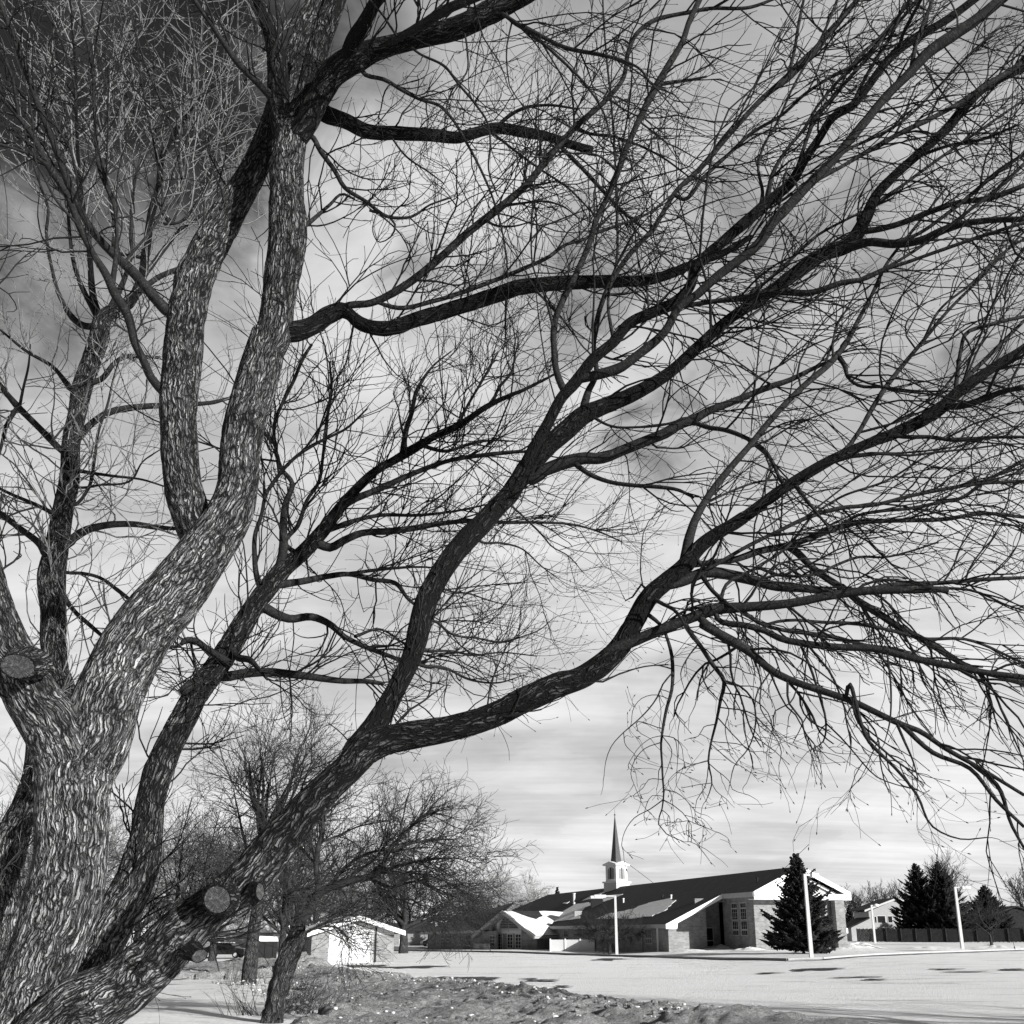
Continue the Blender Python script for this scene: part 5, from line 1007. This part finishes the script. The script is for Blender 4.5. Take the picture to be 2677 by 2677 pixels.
# ------------------------------------------------------------------ side shoots grown from every limb
def shoots(tree, far=1.0, seed=1, dens=1.0, s1=4, s2=1, droopz=-1, rfac=1.0, m=M_TWIG, nparts=120):
    rng = np.random.default_rng(seed); P0 = []; D0 = []; R0_ = []; L0 = []; TR = []
    root = tree.root
    for P, R, (dn, ln_) in tree.src:
        if dn == 0: continue
        seg = np.linalg.norm(np.diff(P, axis=0), axis=1); s_ = np.concatenate([[0], np.cumsum(seg)]); tot = s_[-1]; n = max(2, int(tot*dn*dens))
        q = rng.uniform(.10 if tot > 1 else .2, 1.0, n)*tot; q[0] = tot*.995; i = np.clip(np.searchsorted(s_, q)-1, 0, len(seg)-1); f = ((q-s_[i])/seg[i])[:, None]
        p = P[i]*(1-f)+P[i+1]*f; Tn = norm(P[i+1]-P[i]); c = norm(np.cross(Tn, rng.normal(size=Tn.shape))); a = rng.uniform(.35, 1.25, (n, 1)); a[0] = .15
        P0.append(p+c*(R[i]*.6)[:, None]); D0.append(Tn*np.cos(a)+c*np.sin(a)); L0.append(ln_*1.25*rng.uniform(.35, 1.25, n)*np.where(rng.random(n) < .12, 1.7, 1)); R0_.append(np.minimum(R[i]*.55, .0086*far*rng.uniform(.5, 1.1, n)*rfac))
    P0 = np.vstack(P0); D0 = np.vstack(D0); L0 = np.concatenate(L0); R0_ = np.maximum(np.concatenate(R0_), .0018*far); n = len(P0)
    X = P0[:, 0]; Z_ = P0[:, 2]
    L0 = np.where(Z_ < 3.6, np.minimum(L0, .55), L0); droop = (X > .4) & ((rng.random(n) < .28) | (Z_ < 3.3)); tr = np.stack([np.where(X > .2, .8, -.1+.25*(X > -1.5)), np.zeros(n), np.where(droop, -1.0, np.where(X < -1.0, .85, .55))], -1)
    pts, rad = grow(P0, D0, L0, R0_, R0_*.42, 8, rng, 1.5, .16, tr)
    p1, d1, r1, _, idx = spawn(pts, rad, s1, .12, .98, rng, .35, .95); kp = (L0[idx] > .3) | (rng.random(len(idx)) < .3); p1, d1, r1, idx = p1[kp], d1[kp], r1[kp], idx[kp]; pts1, rad1 = grow(p1, d1, L0[idx]*rng.uniform(.22, .6, len(p1)), r1*.78, r1*.42, 5, rng, 1.7, .08, tr[idx]*.7)
    p2, d2, r2, _, idx2 = spawn(pts1, rad1, s2, .1, .98, rng, .4, 1.0); l2 = rng.uniform(.04, .22, len(p2))*far; pts2, rad2 = grow(p2, d2, l2, np.maximum(r2*.8, .0011*far), np.maximum(r2*.5, .0009*far), 3, rng, .8, .15)
    # winter buds: short fat tips
    p3 = np.concatenate([pts1[:, -1], pts2[::2, -1]]); d3 = norm(np.concatenate([pts1[:, -1]-pts1[:, -2], pts2[::2, -1]-pts2[::2, -2]])); n3 = len(p3)
    bp = np.stack([p3, p3+d3*.006*far, p3+d3*.015*far], 1); br = np.array([[.0012, .0030, .0008]])*far*np.ones((n3, 1))
    order = np.argsort(-L0)[:nparts]
    for k in order[:nparts]:
        tubes('twig', [pts[k:k+1]-root], [rad[k:k+1]], m, tree.t, 4)
    rest = np.setdiff1d(np.arange(n), order[:nparts])
    o = tubes('twigs', [pts[rest]-root, pts1-root, pts2-root, bp-root], [rad[rest], rad1, rad2, br], m, tree.t, 3); o['kind'] = 'stuff'
    print('shoots', n, len(p1), len(p2), len(o.data.polygons))
shoots(T, 1.0, 3, 1.15)

# a second tree close behind on the left
T4 = Tree('back_tree', 'slimmer leafless tree with a straighter dark trunk just behind the big one at the left', (-4.4, 9.0, 0)); K = T4.limb
K('S', 'R 0,1650,290 10,1400,270 25,1200,230 35,1000,190 75,820,180 140,650,140 180,480,100 230,200,110 B 355,1932,120 325,1840,120 300,1700,135 300,1500,135 290,1300,150 320,1130,130 350,950,112 390,750,110 400,550,100 430,400,95 460,250,110 510,100,108 A 555,1900,115 580,1790,100 640,1740,75 700,1720,64 780,1600,50 820,1400,46 850,1200,40 890,1050,36 920,850,30 980,750,26 1080,600,26 1150,530,24 1250,400,16', None, 8.6, 9.5, part='trunk', extra=[(-4.45, 9.0, -.1, .42), (-4.4, 8.9, .3, .34), (-4.25, 8.7, .9, .27)], twig=(9, .9))
for i_, (pn, Y1, s_) in enumerate((
    ('S', 8.5, 'A 560,1830,60 530,1700,40 500,1400,28 470,1200,26 440,900,20 430,700,18 425,400,16 400,100,12 390,-50,10'), ('S', 8.0, 'B 370,620,38 350,600,36 270,520,40 180,430,36 100,350,38 40,280,32 0,230,30 -100,140,24'), ('S', 8.6, 'B 110,350,18 130,250,15 160,120,12 170,0,8'),
    ('S', 8.2, 'B 100,350,28 40,450,25 10,560,20 -30,700,16'), ('S', 8.0, 'B 260,1180,46 230,1130,40 120,1040,38 0,950,35 -100,890,30'), ('S', 9.6, 'B 380,1120,54 410,1090,50 470,1050,50 600,1015,42 750,1010,36 900,1030,30 1000,1035,20'),
    ('S', 9.8, 'B 430,560,44 470,490,40 520,440,40 620,380,40 750,355,38 880,345,34 1000,340,28 1200,325,24 1300,300,18 1500,290,12'), ('S', 9.0, 'B 400,910,24 420,900,20 490,820,20 530,650,18 550,500,16 600,350,14 650,150,12 690,50,8'),
    ('S', 9.3, 'B 350,1400,30 380,1450,28 420,1500,25 520,1590,24 600,1660,20 700,1740,12'), ('S', 9.4, 'B 370,1280,20 460,1285,20 560,1310,20 660,1380,24 770,1470,20 860,1560,14'), ('S', 9.2, 'A 640,1400,20 640,1300,16 600,1000,15 600,700,15 640,500,15 700,250,15 700,0,14'),
    ('S', 9.6, 'A 900,1150,24 960,1250,20 1000,1150,18 1030,950,18 1060,750,16 1080,550,16 1120,300,14 1160,0,12'), ('S', 9.7, 'A 860,1250,20 1000,1100,20 1080,880,22 1180,780,24 1330,550,22 1420,380,20 1500,250,15'), ('S', 9.5, 'A 1000,1250,16 1100,1150,20 1200,950,20 1260,700,12 1290,600,8'),
    ('S', 9.2, 'B 400,730,30 500,720,20 640,740,16 800,760,12 930,800,9'), ('S', 9.4, 'B 460,250,40 560,200,34 650,100,28 700,70,28 800,70,24 900,75,18'), ('S', 9.0, 'B 430,800,16 560,790,14 740,760,12 800,660,9 900,590,7'), ('S', 8.3, 'B 320,1000,28 200,900,22 60,840,18 -60,780,14'),
    ('S', 8.3, 'B 400,250,36 300,130,22 150,40,18 A 0,1850,12'), ('S', 8.8, 'A 480,1830,40 330,1650,24 290,1500,18 260,1300,18 270,1180,16 230,1050,14 180,900,12'), ('S', 9.0, 'A 540,1850,40 420,1500,24 390,1300,18 380,1000,16 370,600,16 360,300,14 300,50,10'),
    ('S', 9.4, 'A 590,1780,40 720,1500,26 740,1200,22 760,1000,18 850,800,16 900,650,16 870,400,12 780,100,10'), ('S', 9.5, 'A 700,1700,40 900,1550,30 1020,1500,28 1150,1400,24 1250,1300,20 1400,1100,12'), ('S', 9.7, 'A 780,1600,30 920,1400,26 1000,1300,24 1150,1200,22 1240,1160,18 1350,1080,10'))):
    K('b%d' % i_, s_, pn, None, Y1, part='branch', twig=(11, .85))
shoots(T4, 1.35, 8, .75, 3, 2, m=M_TWIG_SUNLIT, nparts=60, rfac=.95)

# ------------------------------------------------------------------ mid-distance bare trees
def crown_twigs(src, root, par, rng, n1, l1, lev, rt, m, up=.3, name='twigs', spread=1.0):
    """src: (points, radii) polylines. grows lev levels of shoots"""
    P0 = []; D0 = []; R_ = []
    tot = sum(np.linalg.norm(np.diff(P, axis=0), axis=1).sum() for P, R in src)
    for P, R in src:
        seg = np.linalg.norm(np.diff(P, axis=0), axis=1); s_ = np.concatenate([[0], np.cumsum(seg)]); n = max(1, int(n1*s_[-1]/tot)); q = s_[-1]*rng.uniform(.25, 1, n)
        i = np.clip(np.searchsorted(s_, q)-1, 0, len(seg)-1); f = ((q-s_[i])/seg[i])[:, None]; T_ = norm(P[i+1]-P[i]); c = norm(np.cross(T_, rng.normal(size=T_.shape))); a = rng.uniform(.3, 1.1, (n, 1))
        P0.append(P[i]*(1-f)+P[i+1]*f); D0.append(T_*np.cos(a)+c*np.sin(a)); R_.append(np.minimum(R[i]*.6, rt*4))
    P0 = np.vstack(P0); D0 = np.vstack(D0); R_ = np.concatenate(R_); n = len(P0)
    A, B = grow(P0, D0, l1*rng.uniform(.5, 1.2, n), R_, np.maximum(R_*.4, rt), 6, rng, .8, .10, np.array([0, 0, up]))
    ps = [A]; rs = [B]; cur = (A, B); L_ = l1
    for k, per in enumerate(lev):
        p, d, r, t, _ = spawn(cur[0], cur[1], per, .15, 1.0, rng, .35, .95*spread); L_ *= .55
        cur = grow(p, d, L_*rng.uniform(.5, 1.2, len(p)), np.maximum(r*.7, rt), np.full(len(p), rt*.8), 4 if k == 0 else 3, rng, .8, .13, np.array([0, 0, up*.6])); ps.append(cur[0]); rs.append(cur[1])
    o = tubes(name, [p-root for p in ps], rs, m, par, 3); o['kind'] = 'stuff'; return o
def bare_tree(px, Y, h, spread, seed, label, m=M_TWIG_FAR, mb_=None, nl=7, n1=60, lev=(5, 4), rt=None, tr=None, lean=0, fork=.25, group=None, name='bare_tree', up=.08):
    rng = np.random.default_rng(seed); root = gp(px, Y) if not isinstance(px, (list, np.ndarray, tuple)) else np.array(px, float)
    t = thing(name, label, 'tree', root, 0, group); tr = tr or h*.028; rt = rt or max(.006, .00019*Y)
    P = np.array([root+[0, 0, -.2], root+[lean*.12*h, 0, fork*h*.5], root+[lean*.25*h, .1, fork*h], root+[lean*.4*h, 0, h*.55], root+[lean*.45*h, .1, h*.8]]); R = np.array([tr*1.25, tr, tr*.8, tr*.4, tr*.15])
    _, a, r = tube('trunk', P-root, R, mb_ or M_BARK3, t, h/60, 10, .12, 0, seed); src = [(a+root, r)]; LL = []
    for k in range(nl):
        z = rng.uniform(.75, 1.7)*fork; th = k*2.4+rng.uniform(-.4, .4); f = min(z, .62); b = np.array([np.interp(f*h, P[:, 2]-root[2], P[:, 0]), P[0, 1], root[2]+f*h])
        l = h*(.95-f)*rng.uniform(.8, 1.1)*spread**.3; el = rng.uniform(.35, .95) if f < .5 else rng.uniform(.8, 1.3); d = np.array([math.cos(th)*math.cos(el)*spread, math.sin(th)*math.cos(el)*spread, math.sin(el)])
        A, B = grow(b[None], d[None], l, [tr*.45], [tr*.08], 8, rng, .9, .10, np.array([0, 0, .25])); _, a, r = tube('limb', A[0]-root, B[0], mb_ or M_TWIG_FAR, t, h/40, 6, .08, 0, seed+k); src.append((a+root, r))
    crown_twigs(src, root, t, rng, n1, h*.30, lev, rt, m, up); return t
# leaning tree with a thick forked trunk, measured off the photograph
T5 = Tree('leaning_tree', 'crooked bare tree with dark leaning trunk, stems of grass at its foot', on_ground(712, 2662)); K = T5.limb; YT = float(T5.root[1]); K_ = []
K('S', 'N 30,1900,215 50,1800,185 75,1600,165 150,1350,175 220,1180,165 262,1050,115 275,900,95 255,800,72', None, YT, YT, m=M_BARK3, part='trunk', twig=NT, lump=.32)
for i_, (pn, Y1, s_) in enumerate((
    ('S', YT, 'N 262,850,70 200,740,60 150,650,60 100,570,48 60,480,30 40,350,20'), ('S', YT-.6, 'N 270,1000,90 310,940,90 370,870,70 420,770,62 500,720,68 600,690,66 750,640,60 850,620,60 930,570,60 980,500,45 1020,400,40 1100,300,30 1200,200,25 1380,50,16'),
    ('b1', YT+.5, 'N 400,800,50 420,700,50 410,550,45 430,350,45 460,250,40 470,150,30 520,0,20'), ('b1', YT-1.2, 'N 930,580,34 1050,540,26 1200,500,24 1400,470,18 1600,465,12 1750,510,7'), ('b1', YT+1, 'N 500,700,30 700,500,26 850,420,24 1000,390,18 1150,390,12 1350,420,7'),
    ('b1', YT-1, 'N 880,640,34 960,680,32 1020,710,28 1100,690,22 1250,660,18 1400,710,14 1600,800,8'), ('b6', YT-.6, 'N 1020,715,24 1080,800,18 1200,810,14 1300,860,10 1380,910,6'), ('b1', YT+.6, 'N 930,590,26 1100,580,20 1300,600,16 1500,660,12 1680,770,7'),
    ('b3', YT+1, 'N 470,340,24 600,270,18 750,200,14 1000,150,8'), ('b2', YT-.5, 'N 1010,420,28 1200,340,22 1400,310,16 1650,300,8'), ('S', YT+1, 'N 225,1150,36 320,1090,26 450,1020,20 560,960,14 700,870,8'), ('S', YT-1, 'N 215,1060,30 170,980,24 150,850,22 180,760,20 280,720,16 400,700,10'),
    ('b1', YT-1, 'N 560,700,26 650,760,20 660,860,16 600,900,12 520,960,8'), ('b2', YT, 'N 640,680,30 760,570,26 900,470,20 1000,300,14 1020,180,8'), ('S', YT+.5, 'N 240,1120,26 420,1050,18 560,1040,14 640,1090,10 690,1220,6'), ('b1', YT+.4, 'N 130,620,26 60,560,20 -40,560,14 -150,620,8'), ('b3', YT+.8, 'N 415,520,26 330,430,20 260,340,14 150,260,8'))):
    K('b%d' % (i_+1), s_, pn, None, Y1, m=M_TWIG_FAR, part='limb', twig=(5, 1.1)); 
rng5 = np.random.default_rng(77); crown_twigs([(a, r) for a, r, tw in T5.src if tw[0]], T5.root, T5.t, rng5, 300, 1.1, (5, 3), .0040, M_TWIG_FAR, .05)

bare_tree(659, 46, 10.2, .9, 31, 'bare tree with pale straight trunk standing in the snow beyond the leaning one', n1=95, lev=(5, 4), nl=10, tr=.26, mb_=M_BARK3, fork=.36, lean=.05, up=.0)
bare_tree(742, 60, 9.0, .9, 32, 'thin bare tree with twin trunks close to the dark bin', n1=110, lev=(6, 4), nl=8, tr=.2, fork=.3, lean=-.03)
bare_tree(1056, 128, 12.5, 1.15, 33, 'spreading bare tree with a stout trunk right of the garage', n1=130, lev=(6, 4), nl=10, tr=.5, fork=.2)
bare_tree(1593, 113, 4.6, 1.5, 34, 'small dark bare tree before the church wall beside a lamp post', n1=130, lev=(6, 4), nl=11, tr=.15, fork=.26, rt=.012, up=0)
bare_tree(2588, 135, 5.4, 1.5, 35, 'small round bare tree before the board fence at the right', m=M_TWIG_FAR, n1=90, lev=(5, 3), nl=10, tr=.16, fork=.24, rt=.012)
for k, (px, Y, h, sp) in enumerate(((455, 62, 9.5, .9), (250, 70, 10.5, 1), (80, 60, 11, 1), (560, 95, 12, 1.1), (360, 110, 14, 1.1), (150, 120, 14, 1.1), (820, 140, 12, 1.1), (680, 170, 15, 1.1), (920, 175, 13, 1.2), (20, 150, 15, 1), (500, 150, 15, 1.1), (760, 105, 9.5, 1.0))):
    lab = ['bushy bare tree behind the fork of the leaning limb', 'bare tree filling the gap between the two thick stems', 'bare tree seen past the left edge of the big trunk', 'taller bare tree above the parked car', 'wide bare tree behind the left stems', 'far bare tree behind the big trunk', 'bare tree rising behind the garage roof', 'tall pale bare tree far behind the leaning tree', 'broad bare tree between the garage and church', 'far bare tree at the left edge', 'far bare tree over the low snowy house', 'low bare tree close behind the dark bin and garage'][k]
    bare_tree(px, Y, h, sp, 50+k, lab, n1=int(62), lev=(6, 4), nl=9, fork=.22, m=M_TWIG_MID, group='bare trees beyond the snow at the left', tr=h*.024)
for k, (px, Y, h, sp) in enumerate(((1290, 235, 13.8, 1.1), (1225, 245, 12.5, 1.1), (1385, 250, 11.5, 1.2), (1340, 230, 13, 1))):
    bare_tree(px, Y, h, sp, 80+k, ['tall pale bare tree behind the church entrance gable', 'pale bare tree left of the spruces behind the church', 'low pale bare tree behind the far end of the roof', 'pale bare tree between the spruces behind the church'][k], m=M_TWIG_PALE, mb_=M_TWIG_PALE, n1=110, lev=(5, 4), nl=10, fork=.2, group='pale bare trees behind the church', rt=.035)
for k, (px, Y, h) in enumerate(((2322, 240, 11.5), (2690, 215, 12), (2478, 240, 17.5), (2230, 260, 10))):
    bare_tree(px, Y, h, (.6, .6, .22, .6)[k], 90+k, ['small bare tree behind the roof of the pale house', 'bare tree at the far right edge', 'bare poplar tips over the tallest spruce', 'low bare tree past the right end of the church'][k], m=M_TWIG_FAR, n1=70, lev=(5, 3), nl=9, fork=.3, rt=.03, up=1.0)

# ------------------------------------------------------------------ spruces
def spruce(px, Y, h, w, seed, label, group=None, bare=.06, dens=1.0, ragged=.24):
    rng = np.random.default_rng(seed); root = gp(px, Y); t = thing('spruce', label, 'tree', root, 0, group)
    MB().cyl((0, 0, -.2), (0, 0, h*.97), h*.018, .02, 8).build('trunk', M_BARK3, t, True)
    VV = []; FF = []; n_ = 0; z = bare*h; nb_ = int(13*dens)
    while z < h*.985:
        f = (z/h-bare)/(1-bare); R = w*(1-f)**1.0*(1+rng.normal()*.10)*(.55+.45*min(1, f/.10+.35))+.10
        for k in range(int(max(5, nb_*(1-f*.55)))):
            th = rng.uniform(0, 2*math.pi); L_ = R*(1+rng.normal()*ragged); L_ = max(.15, L_); dr = -.42+.75*f+rng.normal()*.08
            u = np.array([math.cos(th), math.sin(th), 0]); s_ = np.array([-u[1], u[0], 0]); ns = int(max(5, L_/.16)); p0 = np.array([0, 0, z+rng.uniform(-.15, .15)])
            for q in range(ns):
                a = (q+.6)/ns; c = p0+u*L_*a+kZ*(dr*L_*a+.38*L_*a*a); wd = (.42*L_*(1-a)**.8*.6+.10)*rng.uniform(.7, 1.3)
                for sg in (-1, 1):
                    tip = c+s_*sg*wd+u*wd*.75+kZ*rng.uniform(-.16, .05)*(1+wd); b0 = c-u*.10; b1 = c+u*.12; dn = -kZ*rng.uniform(.05, .16)
                    VV += [b0, b1+kZ*.03, tip, (c+tip)/2+dn]; FF += [(n_, n_+1, n_+2), (n_, n_+2, n_+3), (n_+1, n_+3, n_+2)]; n_ += 4
            tip = p0+u*L_*1.08+kZ*(dr*L_+.40*L_); VV += [tip, p0+u*L_*.8+kZ*(dr*L_*.8+.25*L_)+s_*.09, p0+u*L_*.8+kZ*(dr*L_*.8+.25*L_)-s_*.09, p0+u*L_*.8+kZ*(dr*L_*.8+.12*L_)]; FF += [(n_, n_+1, n_+2), (n_, n_+1, n_+3), (n_, n_+3, n_+2)]; n_ += 4
        z += h*.019/dens**.5*(1-.35*f)
    for k in range(10): th = k*.63; VV += [(0, 0, h*.95+k*.02), (.14*math.cos(th), .14*math.sin(th), h*.965), (0, 0, h*1.0), (.03, .03, h*.93)]; FF += [(n_, n_+1, n_+2), (n_, n_+3, n_+1), (n_, n_+2, n_+3)]; n_ += 4
    o = newmesh('boughs', np.array(VV), np.array(FF), M_NEEDLE, t); o['kind'] = 'stuff'; return t
spruce(2097, 88, 7.6, 2.35, 1, 'dark spruce standing in front of the white church gable', bare=.075, dens=1.25)
spruce(2412, 188, 13.0, 5.4, 2, 'left one of the two tall dark spruces beside the far house', bare=.03)
spruce(2472, 186, 13.2, 5.6, 3, 'right and taller one of the two dark spruces behind the lamp post', bare=.03)
spruce(2588, 192, 9.4, 5.6, 4, 'single broad dark spruce behind the small bare tree at the right', bare=.02, ragged=.08)
for k, q in enumerate(((1228, 205, 7.0, 2.8), (1245, 208, 6.4, 2.6), (1303, 225, 7.4, 3.0), (1405, 235, 10.2, 2.5), (1458, 235, 11.4, 2.4), (2226, 225, 6.8, 1.6), (2240, 230, 4.6, 2.2), (2262, 232, 4.0, 2.2), (2655, 200, 5.0, 4))):
    spruce(*q, 10+k, ['taller of the twin spruces above the left church wing', 'right one of the twin spruces above the left church wing', 'spruce among the pale trees behind the entrance gable', 'bushy spruce top showing over the far end of the church ridge', 'slim spruce top showing over the ridge left of the steeple', 'narrow spruce just past the right end of the church', 'low dark conifer behind the right church wing', 'low conifer left of the far house', 'low dark conifer at the right edge behind the fence'][k], bare=.02, dens=.8)
# shrub and grass tufts
def tuft(px, py, n, h, seed, name, label, spread=.35, lean=.35, m=M_GRASS):
    rng = np.random.default_rng(seed); c = on_ground(px, py); P = c+rng.normal(size=(n, 3))*[spread, spread*.6, 0]; D = np.stack([rng.normal(size=n)*.35+lean, rng.normal(size=n)*.3, np.ones(n)], -1)
    A, B = grow(P, D, h*rng.uniform(.4, 1.1, n), np.full(n, .006), np.full(n, .002), 5, rng, .5, .06, np.array([.1, 0, -.1])); o = tubes(name, [A-c], [B], m, None, 3); o.location = tuple(c); o['kind'] = 'stuff'; tag(o, label, 'plant'); return o
tuft(765, 2650, 170, .9, 1, 'grass_tuft', 'tuft of tall dry stems right of the foot of the leaning tree', .35); tuft(650, 2655, 30, 1.0, 2, 'grass_tuft', 'few thin bent stems left of the foot of the leaning tree', .25, -.5); tuft(625, 2566, 80, 1.2, 3, 'grass_tuft', 'small tuft of dry shoots at the foot of the pale trunk', .35, .1)
tuft(2588, 2474, 60, .5, 4, 'grass_tuft', 'short dark weeds at the foot of the small bare tree at the right', .3, 0)
# the park trees standing to the right of the photographer, whose shadows cross the lot
bare_tree((18.6, 12.6, 0), 15, 7.5, 1.0, 201, 'bare park tree standing off to the right of the lot', n1=60, lev=(4, 3), nl=8, tr=.2, fork=.35, rt=.006)
bare_tree((13.9, 14.2, 0), 15, 7.5, 1.0, 202, 'second bare park tree off to the right, farther along the lot', n1=60, lev=(4, 3), nl=8, tr=.2, fork=.35, rt=.006)
# far tree lines closing the horizon
def treeline(name, label, x0, x1, Y, h, seed, m):
    rng = np.random.default_rng(seed); n = 260; X = rng.uniform(x0, x1, n); YY = Y+rng.uniform(-10, 25, n); P = np.stack([X, YY, np.full(n, -1.)], -1); D = np.array([[0, 0, 1.]])+rng.normal(size=(n, 3))*.08
    A, B = grow(P, D, h*rng.uniform(.5, 1.1, n), np.full(n, .16), np.full(n, .05), 5, rng, .2, .05); p, d, r, _, _ = spawn(A, B, 7, .2, 1, rng, .3, .9); A1, B1 = grow(p, d, h*.3*rng.uniform(.5, 1.2, len(p)), r*.5, np.full(len(p), .035), 4, rng, .6, .12, np.array([0, 0, .3]))
    p, d, r, _, _ = spawn(A1, B1, 5, .1, 1, rng, .3, .9); A2, B2 = grow(p, d, h*.14*rng.uniform(.5, 1.2, len(p)), r*.7, np.full(len(p), .025), 3, rng, .6, .15); o = tubes(name, [A, A1, A2], [B, B1, B2], m, None, 3); o['kind'] = 'stuff'; tag(o, label, 'woods')
treeline('far_woods', 'grey mass of far leafless woods along the left horizon', -170, 2, 260, 12, 1, M_TWIG_FAR)
treeline('far_woods', 'low far line of leafless woods along the right horizon', 75, 260, 330, 9, 2, M_TWIG_FAR)
print('faces', sum(len(o.data.polygons) for o in bpy.data.objects if o.type == 'MESH'))
